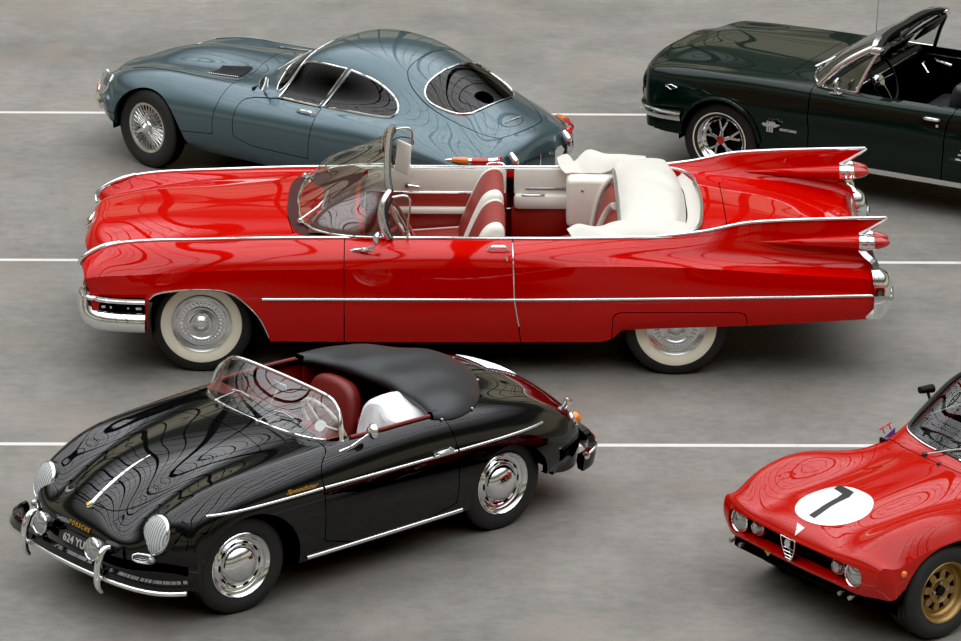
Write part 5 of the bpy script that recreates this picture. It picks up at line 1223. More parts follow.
        e_ = obj('pony_emblem', [(fl(tb),'chrome2'),(fl(prism(hs,.866,.880,'xz')),'chrome')], R)
        p = B.side(.655,.512,.005)*[1,s,1]
        text('name_letters','MUSTANG',.026,R,'silver',tuple(p),(1,0,0) if s < 0 else (-1,0,0),(0,0,1),.003,spacing=1.25,bold=.0012)
        # lamps
        c,n = B.hit((-1.5,.665,.70),(1,0,0))
        hl_ = obj('headlight', (fl(lathe_on([(.09,-.06),(.088,-.02),(.078,-.016)],c,(-1,0,0),30)),'green'), R)
        obj('lens', (fl(lathe_on([(.08,-.02),(.06,-.008),(0,-.002)],c,(-1,0,0),30)),'whitelens'), hl_)
        obj('tail_lamp', (fl(rbox((.03,.20,.14),.012,2,(3.70,.60,.66))),'redlens'), R)
        for x in (.03,2.77):
            wd = lathe([(.0,.50),(.355,.50),(.355,.80)],40).tf(Matrix.Translation((x,0,.33))); wd = clip(wd, wd.V[:,2]-.28)[0]
            obj('wheel_housing', (fl(wd),'dark'), R)
    mir = lambda pts, n=60: smooth_path([(x,-y,z) for x,y,z in reversed(pts[1:])]+pts, n)
    fb = [(-.78,0,.50),(-.765,.4,.50),(-.70,.68,.50),(-.64,.81,.50),(-.53,.872,.50),(-.27,.888,.50)]
    pr = [(-.042,.02),(-.038,-.01),(-.015,-.02),(.015,-.02),(.038,-.01),(.042,.02)]
    bm = obj('front_bumper', (sweep(mir(fb),pr,up=(0,0,1)),'chrome'), R)
    for s in (-1,1): obj('overrider', (tube(smooth_path([(-.76,s*.42,.60),(-.805,s*.42,.57),(-.815,s*.42,.48),(-.78,s*.42,.41)],12),[.02,.03,.03,.02],10),'chrome'), bm)
    rbm = [(3.80,0,.50),(3.79,.4,.50),(3.74,.72,.50),(3.62,.85,.50),(3.40,.885,.50)]
    obj('rear_bumper', (sweep(mir(rbm),[(a,-b) for a,b in pr],up=(0,0,1)),'chrome'), R)
    obj('grille', [(rbox((.03,1.05,.20),.01,1,(-.675,0,.665)),'dark'),(tube([(-.70,p[0],p[1]) for p in chaikin([(-.52,.57),(.52,.57),(.52,.75),(-.52,.75)],2)],.012,6,closed=True),'chrome'),(join([tube([(-.695,-.5,z),(-.695,.5,z)],.004,5) for z in np.linspace(.59,.73,8)]),'steel'),(rbox((.02,.18,.05),.01,2,(-.71,0,.66)),'chrome')], R)
    obj('underbody', [(rbox((3.0,1.2,.10),.02,1,(1.5,0,.30)),'dark'),(rbox((1.0,1.0,.3),.03,1,(0,0,.52)),'dark'),(rbox((1.8,1.6,.05),.02,1,(1.4,0,.30)),'dark')], R)
    # windscreen
    bot = mir([(.70,0,.945),(.705,.25,.942),(.73,.45,.935),(.78,.64,.92),(.865,.755,.895)],61)
    top = mir([(1.225,0,1.262),(1.228,.25,1.260),(1.238,.45,1.255),(1.255,.60,1.243),(1.27,.655,1.225)],61)
    P = np.stack([bot*(1-t)+top*t+np.array([-.02*math.sin(PI*t),0,.02*math.sin(PI*t)]) for t in np.linspace(0,1,10)],1)
    ws = obj('windscreen', (gridG(P),'glass'), R)
    obj('windscreen_frame', [(tube(bot,.012,8),'chrome'),(sweep(top,[(-.022,-.02),(-.016,.022),(.016,.026),(.024,-.01)],up=(0,0,1)),'chrome2')]+[(tube(P[i]+[0,(-.012 if i == 0 else .012),0],[.028,.032,.032,.028],10,flat=.8),'chrome') for i in (0,60)], ws)
    obj('header_rail', [(sweep(mir([(1.255,0,1.262),(1.27,.45,1.255),(1.30,.655,1.225)]),[(-.03,-.03),(-.02,.03),(.02,.035),(.02,-.03)],up=(0,0,1)),'blackint')]+[(rbox((.10,.10,.06),.02,2,(1.30,s*.655,1.215)),'chrome') for s in (-1,1)], ws)
    obj('interior_mirror', [(rbox((.03,.22,.06),.015,2,(1.16,0,1.15)),'blackint'),(tube([(1.17,0,1.17),(1.22,0,1.25)],.006,6),'chrome')], R)
    for s in (-1,1):
        obj('sun_visor', (rbox((.16,.42,.02),.008,2,(1.33,s*.33,1.17),(0,-.9,0)),'blackint'), R)
        gl = gridG(np.array([[(.90,s*.76,.89),(1.10,s*.715,1.06),(1.31,s*.67,1.22)],[(1.19,s*.765,.89),(1.25,s*.72,1.05),(1.325,s*.675,1.205)]]))
        v = obj('vent_window', (gl,'glass'), R)
        obj('vent_frame', [(tube([(1.19,s*.765,.885),(1.25,s*.72,1.05),(1.325,s*.675,1.21)],.016,8),'chrome2' if s < 0 else 'trimrubber'),(tube([(.90,s*.765,.885),(1.19,s*.768,.885)],.008,6),'chrome'),(tube([(.93,s*.755,.91),(1.10,s*.72,1.05),(1.30,s*.675,1.20)],.013,6),'trimrubber')], v)
        obj('wiper', [(tube([(.69,s*.35-.1,.945),(.80,s*.25-.05,1.005)],.007,6),'chrome'),(tube([(.80,s*.25-.25,1.0),(.83,s*.25+.12,1.02)],.006,6),'steel')], R)
    b0 = B.side(1.02,.86,0)*[1,-1,1]
    obj('door_mirror', [(rbox((.10,.035,.012),.004,2,tuple(b0+[.02,.0,.015])),'chrome'),(tube([b0+[.04,0,.015],b0+[.03,-.04,.05],b0+[.05,-.055,.085]],.009,8),'chrome'),(lathe_on([(0,-.03),(.035,-.024),(.05,0),(.046,.008),(0,.009)],b0+[.06,-.06,.11],(1,-.1,0),20),'chrome')], R)
    # aerial on the far wing
    ap = B.top(.70,.70)
    obj('aerial', [(tube([ap,ap+[.01,0,.30],ap+[.03,0,.95]],[.004,.003,.002],6),'steel'),(lathe_on([(.02,0),(.015,.02),(.006,.03)],ap,(0,0,1),14),'chrome')], R)
    # interior
    obj('cabin_floor', [(rbox((1.9,1.5,.02),.005,1,(1.65,0,.36)),'carpet'),(rbox((.02,1.5,.5),.005,1,(.9,0,.62)),'blackint'),(rbox((.02,1.46,.5),.005,1,(2.55,0,.65)),'blackint'),(rbox((1.2,.22,.2),.05,2,(1.5,0,.46)),'blackint')], R)
    obj('dashboard', [(skinloft([[(.80,y,.90) for y in np.linspace(-.66,.66,5)],[(1.0,y,.895) for y in np.linspace(-.74,.74,5)],[(1.09,y,.87) for y in np.linspace(-.745,.745,5)],[(1.10,y,.80) for y in np.linspace(-.745,.745,5)],[(1.05,y,.70) for y in np.linspace(-.745,.745,5)]],24,18),'blackint'),(rbox((.01,1.2,.015),.003,1,(1.105,0,.86)),'chrome2')], R)
    for s in (-1,1):
        dr = doors[0 if s < 0 else 1]
        obj('door_panel', (rbox((1.05,.03,.46),.012,2,(1.52,s*.775,.63)),'blackint'), dr)
        obj('panel_trim', (tube([(1.05,s*.756,.815),(2.0,s*.756,.815)],.006,6),'chrome2'), dr)
        obj('window_crank', [(lathe_on([(.028,0),(.024,.02),(0,.03)],(1.10,s*.758,.735),(0,-s,0),16),'chrome'),(tube([(1.10,s*.735,.735),(1.16,s*.73,.665)],.010,6),'chrome')], dr)
        obj('inner_handle', (tube([(1.20,s*.758,.785),(1.23,s*.73,.78),(1.36,s*.73,.755)],[.010,.013,.013],8),'chrome'), dr)
        obj('quarter_panel', (rbox((.42,.03,.46),.012,2,(2.28,s*.765,.63)),'blackint'), R)
        se = obj('seat', (rbox((.52,.52,.18),.06,3,(1.60,s*.36,.50),(0,-.1,0)),'blackvinyl'), R)
        obj('seat_back', (rbox((.15,.52,.56),.06,3,(1.93,s*.36,.74),(0,.26,0)),'blackvinyl'), se)
    obj('rear_seat', [(rbox((.40,1.3,.18),.06,3,(2.28,0,.52)),'blackvinyl'),(rbox((.14,1.3,.46),.05,3,(2.46,0,.70),(0,.2,0)),'blackvinyl')], R)
    c = Vector((1.24,-.36,.90)); d = Vector((.90,0,.43)).normalized(); q = d.to_track_quat('Z','X').to_matrix().to_4x4(); q.translation = c
    ring = [(.20*math.cos(a),.20*math.sin(a),0) for a in np.linspace(0,2*PI,44,endpoint=False)]
    obj('steering_wheel', [(tube(ring,.012,8,closed=True).tf(q),'blackint'),(join([tube([(0,0,-.03),(.1*math.cos(a),.1*math.sin(a),-.01),(.19*math.cos(a),.19*math.sin(a),0)],.011,6,flat=.5) for a in (PI*.5,PI*1.5,PI)]).tf(q),'chrome'),(lathe([(0,-.02),(.045,-.02),(.055,-.05)],24,'z').tf(q),'chrome'),(tube([(0,0,-.04),(0,0,-.26)],.03,10).tf(q),'blackint')], R)
    # wheels
    def wheel(x,s):
        w = obj('wheel', (lathe(tyre_prof(.325,.188,.185,.15),64),'rubber'), R, (x,s*.715,.322), (0,0,0 if s < 0 else PI))
        obj('white_line', (lathe([(.222,-.0945),(.224,-.0965),(.232,-.0975),(.234,-.096)],64),'whitewall'), w)
        rim = [(.200,-.070),(.203,-.078),(.198,-.083),(.192,-.078),(.186,-.068),(.178,-.062),(.172,-.045),(.162,-.035),(.150,-.025),(.148,-.012)]
        obj('rim', (lathe(rim,56),'chrome'), w)
        obj('wheel_centre', (lathe([(.150,-.012),(.12,-.016),(.06,-.03),(0,-.03)],48),'blackint'), w)
        for k in range(5):
            a = 2*PI*k/5+.3
            pts0 = (.030*math.cos(a),-.062,.030*math.sin(a)); m_ = (.070*math.cos(a),-.050,.070*math.sin(a))
            sp = [tube([pts0,m_],[.017,.013],8,flat=.7)]
            for da in (-.22,.22): sp.append(tube([m_,(.150*math.cos(a+da),-.030,.150*math.sin(a+da))],[.012,.010],8,flat=.7))
            obj('spoke', (join(sp),'chrome'), w)
        obj('centre_cap', [(lathe([(.036,-.04),(.037,-.066),(.033,-.072)],28),'chrome'),(lathe([(.033,-.071),(.02,-.075),(0,-.076)],28),'redlens')], w)
    for x in (0.04,2.783):
        for s in (-1,1): wheel(x,s)
    return R
# ================================================================== low red racing coupe
def make_racer():
    R = empty('race_car', (2.355, 24.605, 0), .642, 'low red racing coupe with white number seven roundel and gold wheels', 'car')
    ln = [
        dict(p=[(-.66,-.58,0,.375),(-.64,-.60,0,.40),(-.62,-.61,0,.50),(-.60,-.598,0,.555),(-.56,0,.60),(-.45,0,.64),(-.25,0,.688),(0,0,.718),(.3,0,.742),(.55,0,.765),(.64,0,.785),(.75,0,.862),(.9,0,.965),(1.1,0,1.085),(1.3,0,1.155),(1.6,0,1.175),(2.0,0,1.13),(2.4,0,1.01),(2.8,0,.86),(3.0,0,.79),(3.08,0,.70),(3.12,3.10,0,.45)]),
        dict(p=[(-.66,-.578,.2,.375),(-.64,-.597,.2,.40),(-.62,-.606,.2,.50),(-.60,-.593,.2,.553),(-.56,.2,.596),(-.45,.2,.634),(-.25,.2,.680),(0,.2,.708),(.3,.2,.732),(.55,.22,.757),(.66,.23,.782),(.77,.24,.858),(.92,.25,.96),(1.12,.26,1.075),(1.32,.26,1.14),(1.6,.26,1.158),(2.0,.25,1.11),(2.4,.24,.99),(2.8,.24,.845),(3.0,.24,.78),(3.08,.24,.70),(3.12,3.10,.24,.45)]),
        dict(p=[(-.66,-.565,.40,.372),(-.64,-.592,.40,.40),(-.62,-.60,.40,.49),(-.60,-.59,.40,.548),(-.54,-.548,.40,.595),(-.4,.40,.642),(-.25,.38,.655),(0,.37,.668),(.3,.375,.690),(.55,.43,.740),(.70,.475,.79),(.82,.48,.865),(.95,.48,.95),(1.15,.485,1.06),(1.35,.48,1.105),(1.6,.48,1.11),(2.0,.47,1.06),(2.4,.45,.95),(2.8,.43,.81),(3.0,.42,.75),(3.08,.42,.68),(3.12,3.10,.42,.45)]),
        dict(p=[(-.66,-.555,.58,.37),(-.64,-.575,.58,.42),(-.62,-.58,.58,.48),(-.60,-.572,.58,.545),(-.54,-.525,.585,.61),(-.4,-.395,.60,.69),(-.25,.61,.742),(-.05,.615,.765),(.15,.61,.748),(.4,.595,.705),(.6,.59,.702),(.8,.595,.735),(1.0,.605,.765),(1.4,.61,.79),(2.0,.61,.80),(2.5,.60,.795),(2.9,.58,.735),(3.05,.57,.68),(3.12,3.06,.56,.45)]),
        dict(p=[(-.66,-.50,.69,.37),(-.62,-.53,.705,.46),(-.58,-.52,.715,.545),(-.5,-.455,.735,.562),(-.3,-.285,.755,.588),(-.05,.768,.632),(.15,.765,.635),(.4,.73,.60),(.7,.69,.635),(1.2,.70,.65),(2.0,.73,.69),(2.4,.74,.70),(2.8,.71,.65),(3.05,3.0,.67,.58),(3.12,3.0,.66,.45)], crease=True),
        dict(p=[(-.66,-.42,.755,.365),(-.6,-.435,.755,.45),(-.5,-.40,.755,.49),(-.3,-.27,.765,.52),(-.05,.765,.54),(.15,.76,.53),(.4,.735,.54),(.7,.725,.53),(1.2,.73,.54),(2.0,.77,.57),(2.4,.775,.57),(2.8,2.75,.745,.53),(3.12,2.95,.70,.45)]),
        dict(p=[(-.66,-.385,.755,.39),(-.4,-.335,.758,.45),(-.2,-.19,.76,.44),(.15,.755,.43),(.4,.735,.40),(1.2,.74,.40),(2.2,.77,.42),(3.12,2.9,.70,.36)]),
        dict(p=[(-.66,-.375,.745,.37),(-.4,-.33,.745,.405),(0,.71,.22),(.4,.70,.20),(1.2,.70,.20),(2.2,.72,.24),(3.12,2.85,.68,.32)], crease=True, mono=True),
        dict(p=[(-.66,-.36,.66,.37),(-.4,-.32,.66,.405),(0,.63,.22),(1.2,.63,.20),(2.2,.64,.24),(3.12,2.8,.62,.32)], mono=True),
    ]
    B = Body(ln, nu=230, nvseg=9, s0=-.66, s1=3.12)
    g = B.g; lips = []
    a1 = chaikin([(-.345,.0),(-.345,.38),(-.30,.50),(-.20,.585),(-.05,.63),(.12,.63),(.27,.57),(.36,.44),(.39,.25),(.39,.0)],2)
    a2 = [(2.16+.36*math.cos(t), .27+.36*math.sin(t)) for t in np.linspace(0,PI,25)]+[(1.80,.0),(2.52,.0)]
    for a in (a1,a2):
        f = np.where(g.V[:,1] > .45, sd_poly(g.V[:,0],g.V[:,2],a),1.); g,c = clip(g,f); lips.append(lip(g,c,.05,(0,-1,0)))
    slot = chaikin([(-.9,.405),(.52,.405),(.595,.41),(.615,.44),(.615,.51),(.595,.545),(.50,.543),(-.9,.540)],2)
    f = np.where(g.V[:,0] < -.35, sd_poly(g.V[:,1],g.V[:,2],slot),1.); g,c = clip(g,f); lips.append(lip(g,c,.10,(1,0,0)))
    wsp = chaikin([(.665,-1),(.665,0),(.69,.27),(.725,.44),(.79,.478),(1.0,.487),(1.17,.475),(1.24,.38),(1.25,.2),(1.25,-1)],2)
    fw = lambda V: np.where((V[:,2] > .72)&(V[:,0] < 1.3), sd_poly(V[:,0],V[:,1],wsp),1.)
    wp,wl,g,wl2 = B.panel(fw,.004,.02,g)
    swp = chaikin([(1.0,.80),(1.0,.80),(1.18,.93),(1.6,.965),(1.75,.94),(1.72,.82),(1.72,.82)],2)
    fs = lambda V: np.where((V[:,2] > .76)&(V[:,1] > .4), sd_poly(V[:,0],V[:,2],swp),1.)
    sp,sl,g,sl2 = B.panel(fs,.003,.02,g)
    bon = chaikin([(-.53,-1),(-.53,.34),(-.45,.42),(.2,.47),(.50,.50),(.545,.44),(.555,-1)],2)
    bon = [(.50,-1),(.50,.50),(.507,.56),(.52,.56),(.52,-1)]
    door = chaikin([(.78,.24),(.78,.70),(.95,.775),(1.73,.80),(1.76,.7),(1.74,.24)],1)
    fd = lambda V: np.maximum(np.maximum(sd_poly(V[:,0],V[:,2],door), .5-V[:,1]), V[:,2]-.79)
    dp,dl,g,dl2 = B.panel(fd,.003,.02,g)
    # front clamshell: everything ahead of the scuttle line
    fh = lambda V: np.maximum(V[:,0]-np.interp(np.abs(V[:,1]),[0,.35,.5,.62,.8],[.575,.60,.635,.665,.66]), .20-V[:,2])
    hp,hl,g,hl2 = B.panel(fh,.003,.008,g)
    # number roundel: part of the clamshell skin in white
    rc = np.array([-.255,.015]); rr = .226
    fr = lambda V: np.where((V[:,2] > .55)&(V[:,0] < .3), np.hypot(V[:,0]-rc[0],V[:,1]-rc[1])-rr, 1.)
    obj('body', [(g.both(),'red2'),(join([dl2,hl2,wl2,sl2]).both(),'seam'),(join(lips).both(),'red2'),(B.cap(-1),'red2')], R)
    cl = obj('front_clamshell', [(hp.both(),'red2'),(hl.both(),'seam')], R)
    dsk,_ = clip(hp, -fr(hp.V)); dsk.V = dsk.V+dsk.N*.0025
    rd = obj('number_roundel', (dsk.both(),'white'), cl)
    # the figure 7 laid on the roundel (reads across the bonnet)
    seven = np.array([(-.135,.139),(-.071,.161),(-.079,.006),(-.150,-.030),(-.295,-.030),(-.463,-.050),(-.460,.008),(-.316,.019),(-.210,.022),(-.150,.038)])
    seven = (seven-[-.273,-.008])*.93
    bmx = bmesh.new(); vs = [bmx.verts.new((p[0],p[1],0)) for p in seven]; bmx.faces.new(vs); bmesh.ops.triangulate(bmx,faces=bmx.faces[:])
    bmesh.ops.subdivide_edges(bmx,edges=bmx.edges[:],cuts=4,use_grid_fill=True); bmx.verts.index_update()
    V = []
    for v in bmx.verts:
        V.append(B.top(rc[0]+v.co.x, rc[1]+v.co.y, .0055))
    sv = G(np.array(V), [tuple(v.index for v in f.verts) for f in bmx.faces]); bmx.free()
    if vnormals(sv)[:,2].mean() < 0: sv.F = [tuple(reversed(f)) for f in sv.F]
    obj('number_seven', (sv,'blk'), rd)
    tri = [B.top(x,y,.006) for x,y in ((-.588,-.035),(-.525,.022),(-.535,-.06))]
    obj('arrow_sticker', (G(np.array(tri),[(0,2,1)]),'silver'), cl)
    w = obj('windscreen', (wp.both(),'clearglass'), R)
    q = np.array([B.top(p[0],p[1],.003) for p in wsp if p[1] >= 0])
    obj('screen_trim', [(tube(np.vstack([q,(q*[1,-1,1])[::-1]]),.011,6,closed=True),'trimrubber'),(tube(np.vstack([q[:len(q)//2],])+[-.006,0,-.002],.009,6),'chrome'),(tube(np.vstack([q[:len(q)//2]*[1,-1,1]])+[-.006,0,-.002],.009,6),'chrome')], w)
    for s in (-1,1):
        fl = (lambda q: q.mirror()) if s < 0 else (lambda q: q)
        d = obj('door', [(fl(dp),'red2'),(fl(dl),'seam')], R)
        obj('side_window', (fl(sp),'darkglass'), d)
        # lamps set in the nose slot
        for nm,y,z,r in (('headlight',.530,.478,.078),('spot_lamp',.372,.478,.056)):
            c = np.array([-.545+(.02 if r < .07 else .0),y,z])
            h = obj(nm, (fl(lathe_on([(r*.7,-.05),(r,-.02),(r*1.03,.004),(r*.95,.012),(r*.88,.006)],c,(-1,.05,.06),30)),'chrome'), R)
            obj('lens', (fl(lathe_on([(r*.9,.006),(r*.6,.026 if r > .07 else .04),(0,.034 if r > .07 else .055)],c,(-1,.05,.06),30)),'whitelens'), h)
        p = B.side(-.255,.52,.002)
        mk = B.hit((-1.4,.735,.50),(1,0,0)); 
        p,n = B.hit((-.36,1.4,.515),(0,-1,0)) if B.side(-.36,.515) is not None else (mk[0],mk[1])
        if p is not None: obj('side_marker', (fl(lathe_on([(.02,-.003),(.021,.006),(.012,.014),(0,.017)],p,n,18)),'amber'), R)
        for y in (.46,.55): obj('tow_bolt', (fl(lathe_on([(.006,-.05),(.007,.02),(.014,.025),(.013,.045),(0,.05)],(-.56,y,.352),(-1,0,-.1),14)),'steel'), R)
        for x in (0,2.16):
            wd = lathe([(.0,.38),(.37,.38),(.37,.715)],40).tf(Matrix.Translation((x+.01,0,.29))); wd = clip(wd, wd.V[:,2]-.23)[0]
            obj('wheel_housing', (fl(wd),'dark'), R)
    obj('nose_grille', [(rbox((.02,1.16,.17),.005,1,(-.49,0,.475)),'dark'),(rbox((.14,1.16,.09),.02,1,(-.49,0,.335)),'dark')], R)
    # shield in the middle of the slot
    sh = chaikin([(-.618,-.066,.552),(-.618,.066,.552),(-.618,.066,.552),(-.612,.058,.49),(-.605,.030,.425),(-.600,0,.395),(-.605,-.030,.425),(-.612,-.058,.49),(-.618,-.066,.552)],2)
    shg = obj('shield_grille', [(tube(sh,.0042,6,closed=True),'chrome'),(join([tube([(-.610,-w_,z),(-.610,w_,z)],.0026,5) for z,w_ in ((.485,.055),(.462,.046),(.44,.036),(.42,.024))]),'chrome'),(tube([(-.605,0,.54),(-.588,0,.405)],.004,5),'chrome'),(rbox((.006,.11,.12),.002,1,(-.59,0,.485)),'dark')], R)
    obj('round_badge', [(lathe_on([(.026,-.004),(.027,.006),(.023,.008)],(-.616,0,.520),(-1,0,.1),24),'chrome'),(lathe_on([(.023,.007),(0,.008)],(-.616,0,.520),(-1,0,.1),24),'silver')], shg)
    obj('nose_sticker', (G(np.array([(-.612,.16,.400),(-.612,.22,.400),(-.607,.19,.368)]),[(0,1,2)]),'gold'), R)
    obj('wiper', [(tube([(.60,.14,.775),(.70,-.02,.835),(.80,-.22,.885)],.005,6),'steel'),(lathe_on([(.02,-.01),(.018,.02),(0,.028)],(.60,.14,.765),(0,0,1),14),'trimrubber'),(tube([(.74,.06,.865),(.80,-.28,.885)],.006,6),'trimrubber')], R)
    obj('bonnet_catch', (lathe_on([(.014,-.004),(.013,.012),(0,.016)],B.top(.57,-.02),(0,0,1),14),'trimrubber'), R)
    pm = np.array([1.0,.60,.76])
    obj('door_mirror', [(tube([pm+[.04,-.04,.10],pm+[.05,.03,.20]],.010,8),'blackint'),(tube([pm+[-.01,.03,.205],pm+[.09,.02,.20]],[.022,.028,.028],14,flat=1.1),'blackint')], R)
    # little upright emblem with two letters on the far wing root
    q0 = B.top(.70,.575)
    em = obj('wing_emblem', (G(np.array([q0+[-.055,0,0],q0+[.045,0,.0],q0+[.045,0,.055],q0+[-.055,.004,0],q0+[.045,.004,.0],q0+[.045,.004,.055]]),[(0,1,2),(5,4,3),(0,2,5,3)]),'bluetxt'), R)
    text('emblem_letters','TT',.075,em,'redtxt',tuple(q0+[-.03,-.003,.062]),(.86,-.25,.45),(-.45,0,.86),.003,spacing=1.1,bold=.0)
    obj('underbody', [(rbox((2.4,1.0,.08),.02,1,(1.2,0,.20)),'dark'),(rbox((.9,.7,.25),.03,1,(0,0,.42)),'dark'),(rbox((.9,.7,.3),.03,1,(2.2,0,.45)),'dark')], R)
    obj('cabin_lining', [(rbox((1.6,1.2,.02),.005,1,(1.4,0,.26)),'carpet'),(rbox((.02,1.15,.5),.005,1,(.62,0,.5)),'blackint'),(rbox((.02,1.15,.7),.005,1,(2.0,0,.6)),'blackint'),(rbox((.26,1.10,.12),.05,2,(.86,0,.73)),'blackint')]+[(rbox((.9,.03,.42),.01,1,(1.3,s*.66,.5)),'blackint') for s in (-1,1)], R)
    M.setdefault('tan', mat('tan cloth', (.52,.44,.27), .7))
    for s in (-1,1):
        se = obj('seat', (rbox((.46,.44,.14),.05,3,(1.25,s*.30,.34)),'tan'), R)
        obj('seat_back', (rbox((.12,.44,.62),.05,3,(1.58,s*.30,.62),(0,.3,0)),'tan'), se)
    def wheel(x,s,steer=0.):
        w = obj('wheel', (lathe(tyre_prof(.300,.178,.225,.19),64),'rubber'), R, (x,s*.635,.298), (0,0,(0 if s < 0 else PI)+steer))
        rim = [(.190,-.088),(.196,-.097),(.192,-.102),(.184,-.098),(.174,-.088),(.168,-.060),(.160,-.040),(.150,-.034),(.128,-.040),(.122,-.042)]
        obj('rim', (lathe(rim,56),'bronze'), w)
        ribs = []
        for k in range(8):
            a = 2*PI*k/8+.2
            ribs.append(prism(chaikin([(.066,-.020),(.130,-.024),(.130,.024),(.066,.020)],1),-.052,-.030,'xz').tf(Matrix.Rotation(a,4,'Y')))
        obj('wheel_spider', [(join(ribs),'bronze'),(lathe([(.080,-.030),(.082,-.055),(.074,-.060),(.062,-.050),(.050,-.048),(0,-.048)],40),'bronze')], w)
        obj('wheel_back', (lathe([(.15,-.025),(0,-.02)],32),'dark'), w)
        nuts = [lathe_on([(.010,0),(.010,.016),(0,.018)],(.05*math.cos(a),-.048,.05*math.sin(a)),(0,-1,0),8) for a in np.linspace(0,2*PI,4,endpoint=False)]
        obj('hub', [(lathe([(.034,-.048),(.032,-.066),(.018,-.07),(0,-.07)],28),'blackint'),(join(nuts),'steel')], w)
    for x in (0,2.16):
        for s in (-1,1): wheel(x,s,.02 if x == 0 else 0)
    return R
# ================================================================== the hall
def make_setting():
    # concrete floor with painted lines (all in its material)
    m, nt, b = _nodes('concrete floor')
    tc = nt.nodes.new('ShaderNodeTexCoord')
    def noise(scale, detail=6, rough=.6, vec=None, stretch=None):
        n = nt.nodes.new('ShaderNodeTexNoise'); n.inputs['Scale'].default_value = scale; n.inputs['Detail'].default_value = detail; n.inputs['Roughness'].default_value = rough
        if stretch:
            mp = nt.nodes.new('ShaderNodeMapping'); mp.inputs['Scale'].default_value = stretch
            nt.links.new(tc.outputs['Object'], mp.inputs['Vector']); nt.links.new(mp.outputs[0], n.inputs['Vector'])
        else: nt.links.new(tc.outputs['Object'], n.inputs['Vector'])
        return n.outputs['Fac']
    def math_(op, a, b_=None, c=None, clamp=False):
        n = nt.nodes.new('ShaderNodeMath'); n.operation = op; n.use_clamp = clamp
        for i, x in enumerate((a, b_, c)):
            if x is None: continue
            if isinstance(x, (int, float)): n.inputs[i].default_value = x
            else: nt.links.new(x, n.inputs[i])
        return n.outputs[0]
    def ramp(f, stops):
        r = nt.nodes.new('ShaderNodeValToRGB')
        for i, (p, c) in enumerate(stops):
            e = r.color_ramp.elements[i] if i < 2 else r.color_ramp.elements.new(p)
            e.position = p; e.color = tuple(c)+(1,)
        nt.links.new(f, r.inputs[0]); return r.outputs[0]
    def mix(f, a, b_, mode='MIX'):
        n = nt.nodes.new('ShaderNodeMix'); n.data_type = 'RGBA'; n.blend_type = mode
        for i, x in ((0, f), (6, a), (7, b_)):
            if isinstance(x, (int, float)): n.inputs[i].default_value = x
            elif isinstance(x, tuple): n.inputs[i].default_value = x+(1,)
            else: nt.links.new(x, n.inputs[i])
        return n.outputs[2]
    big = noise(.35, 5, .6); mid = noise(1.3, 9, .72); fine = noise(9, 9, .78, stretch=(.8, 1.2, 1))
    col = ramp(math_('ADD', math_('MULTIPLY', big, .5), math_('MULTIPLY', mid, .5)), [(.33, (.120, .117, .106)), (.66, (.262, .250, .226))])
    col = mix(.6, col, ramp(fine, [(.28, (.30, .30, .30)), (.72, (.70, .70, .70))]), 'OVERLAY')
    stain = noise(.9, 4, .55)
    col = mix(ramp(stain, [(.50, (0, 0, 0)), (.70, (.55, .55, .55))]), col, (.235, .195, .170))
    sep = nt.nodes.new('ShaderNodeSeparateXYZ'); nt.links.new(tc.outputs['Object'], sep.inputs[0])
    X, Y = sep.outputs[0], sep.outputs[1]
    yy = math_('SUBTRACT', Y, math_('MULTIPLY', X, .0216))
    worn = ramp(noise(9, 6, .7), [(.25, (.6, .6, .6)), (.45, (1, 1, 1))])
    tot = None
    for k in (-1, 0, 1, 2):
        d = math_('ABSOLUTE', math_('SUBTRACT', yy, LINE0+k*LINED))
        s_ = math_('MULTIPLY_ADD', d, -150, LINEW*150+.5, True)
        tot = s_ if tot is None else math_('MAXIMUM', tot, s_)
    lines = math_('MULTIPLY', math_('MULTIPLY', tot, worn), .93)
    col = mix(lines, col, (.66, .65, .63))
    nt.links.new(col, b.inputs['Base Color'])
    rg = math_('MULTIPLY_ADD', mid, .25, .38); nt.links.new(rg, b.inputs['Roughness'])
    b.inputs['Specular IOR Level'].default_value = .35
    bp = nt.nodes.new('ShaderNodeBump'); bp.inputs['Strength'].default_value = .12; bp.inputs['Distance'].default_value = .004
    nt.links.new(fine, bp.inputs['Height']); nt.links.new(bp.outputs[0], b.inputs['Normal'])
    M['floor'] = m
    P = np.array([[(x, y, 0) for y in np.linspace(4, 70, 12)] for x in np.linspace(-34, 34, 12)])
    f = obj('floor', (gridG(P), 'floor'), None); f['kind'] = 'structure'
    # iron and glass barrel vault overhead (seen only as reflections)
    M['iron'] = mat('painted iron', (.02, .025, .024), .7)
    c = np.array([0, 30, 2.]); RR = 37
    parts = []
    A = np.linspace(math.radians(-4), math.radians(184), 61)
    for x in np.arange(-42, 43, 6.0):
        parts.append(sweep([(x, c[1]+RR*math.cos(a), c[2]+RR*math.sin(a)) for a in A], [(-.45,-.22),(.45,-.22),(.45,.22),(-.45,.22)], up=(1,0,0)) if False else tube([(x, c[1]+RR*math.cos(a), c[2]+RR*math.sin(a)) for a in A], .34, 6))
    for x in np.arange(-42, 43, 2.0):
        parts.append(tube([(x, c[1]+RR*math.cos(a), c[2]+RR*math.sin(a)) for a in A], .085, 4))
    for a in np.linspace(math.radians(2), math.radians(178), 25):
        parts.append(tube([(-43, c[1]+RR*math.cos(a), c[2]+RR*math.sin(a)), (43, c[1]+RR*math.cos(a), c[2]+RR*math.sin(a))], .16, 5))
    for a in np.linspace(math.radians(2), math.radians(178), 61):
        parts.append(tube([(-43, c[1]+RR*math.cos(a), c[2]+RR*math.sin(a)), (43, c[1]+RR*math.cos(a), c[2]+RR*math.sin(a))], .075, 4))
    o = obj('ceiling', (join(parts), 'iron'), None); o['kind'] = 'structure'

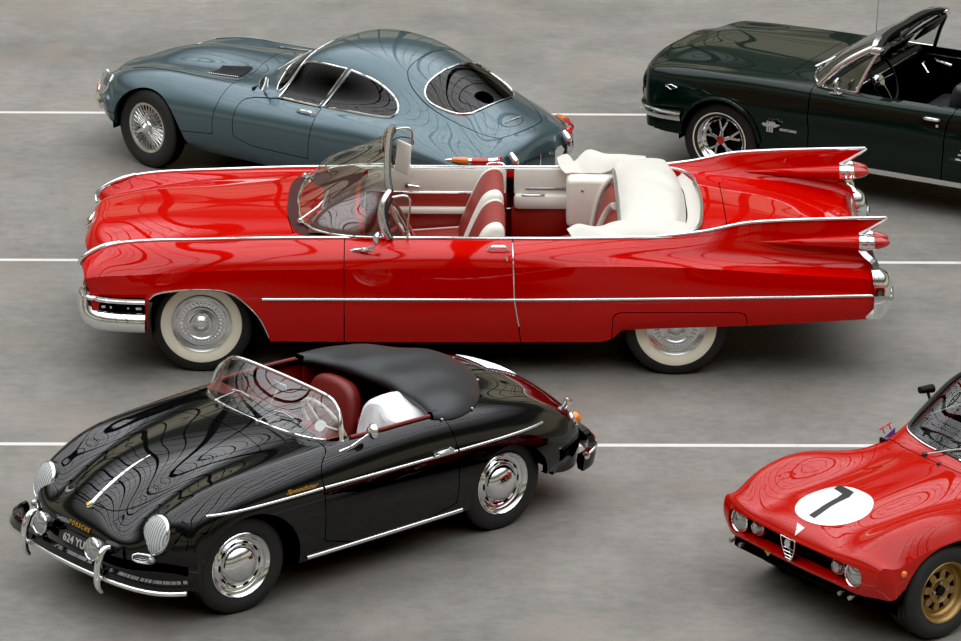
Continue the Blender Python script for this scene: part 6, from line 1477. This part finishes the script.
def make_world():
    w = bpy.data.worlds.new('daylight'); bpy.context.scene.world = w; w.use_nodes = True
    nt = w.node_tree; bg = nt.nodes['Background']
    tc = nt.nodes.new('ShaderNodeTexCoord'); sp = nt.nodes.new('ShaderNodeSeparateXYZ')
    nt.links.new(tc.outputs['Generated'], sp.inputs[0])
    r = nt.nodes.new('ShaderNodeValToRGB'); e = r.color_ramp.elements
    e[0].position = .0; e[0].color = (.075, .07, .055, 1); e[1].position = 1.; e[1].color = (1.0, 1.0, 1.0, 1)
    for p, c in ((.10, (.05, .048, .038)), (.15, (.155, .14, .10)), (.285, (.17, .157, .118)), (.335, (.035, .036, .028)), (.44, (.03, .031, .026)), (.58, (.30, .305, .30)), (.70, (.93, .95, .98))):
        q = e.new(p); q.color = c+(1,)
    nt.links.new(sp.outputs[2], r.inputs[0]); nt.links.new(r.outputs[0], bg.inputs['Color'])
    bg.inputs['Strength'].default_value = SKY

def make_camera():
    cd = bpy.data.cameras.new('camera'); cam = bpy.data.objects.new('camera', cd)
    COL.objects.link(cam); bpy.context.scene.camera = cam
    cd.sensor_fit = 'HORIZONTAL'; cd.sensor_width = 36; cd.lens = 36*4353.2/961; cd.clip_end = 400
    pitch, roll = .3406, .01
    fwd = Vector((0, math.cos(pitch), -math.sin(pitch))); right = Vector((1, 0, 0)); up = Vector((0, math.sin(pitch), math.cos(pitch)))
    r2 = math.cos(roll)*right+math.sin(roll)*up; u2 = -math.sin(roll)*right+math.cos(roll)*up
    mt = Matrix((r2, u2, -fwd)).transposed().to_4x4(); mt.translation = Vector((0, 0, 10.5105))
    cam.matrix_world = mt
LINE0, LINED, LINEW, SKY, BLACK = 27.1666, 3.8237, .027, 3.4, .004
make_setting(); make_world(); make_camera()
sc = bpy.context.scene
sc.view_settings.view_transform = 'Standard'; sc.view_settings.look = 'None'
sc.view_settings.exposure = 0.0
sc.cycles.use_denoising = True
sc.view_settings.use_curve_mapping = True
cmg = sc.view_settings.curve_mapping; cmg.black_level = (BLACK, BLACK, BLACK); cmg.update()
make_finned()
make_roadster()
make_coupe()
make_pony()
make_racer()
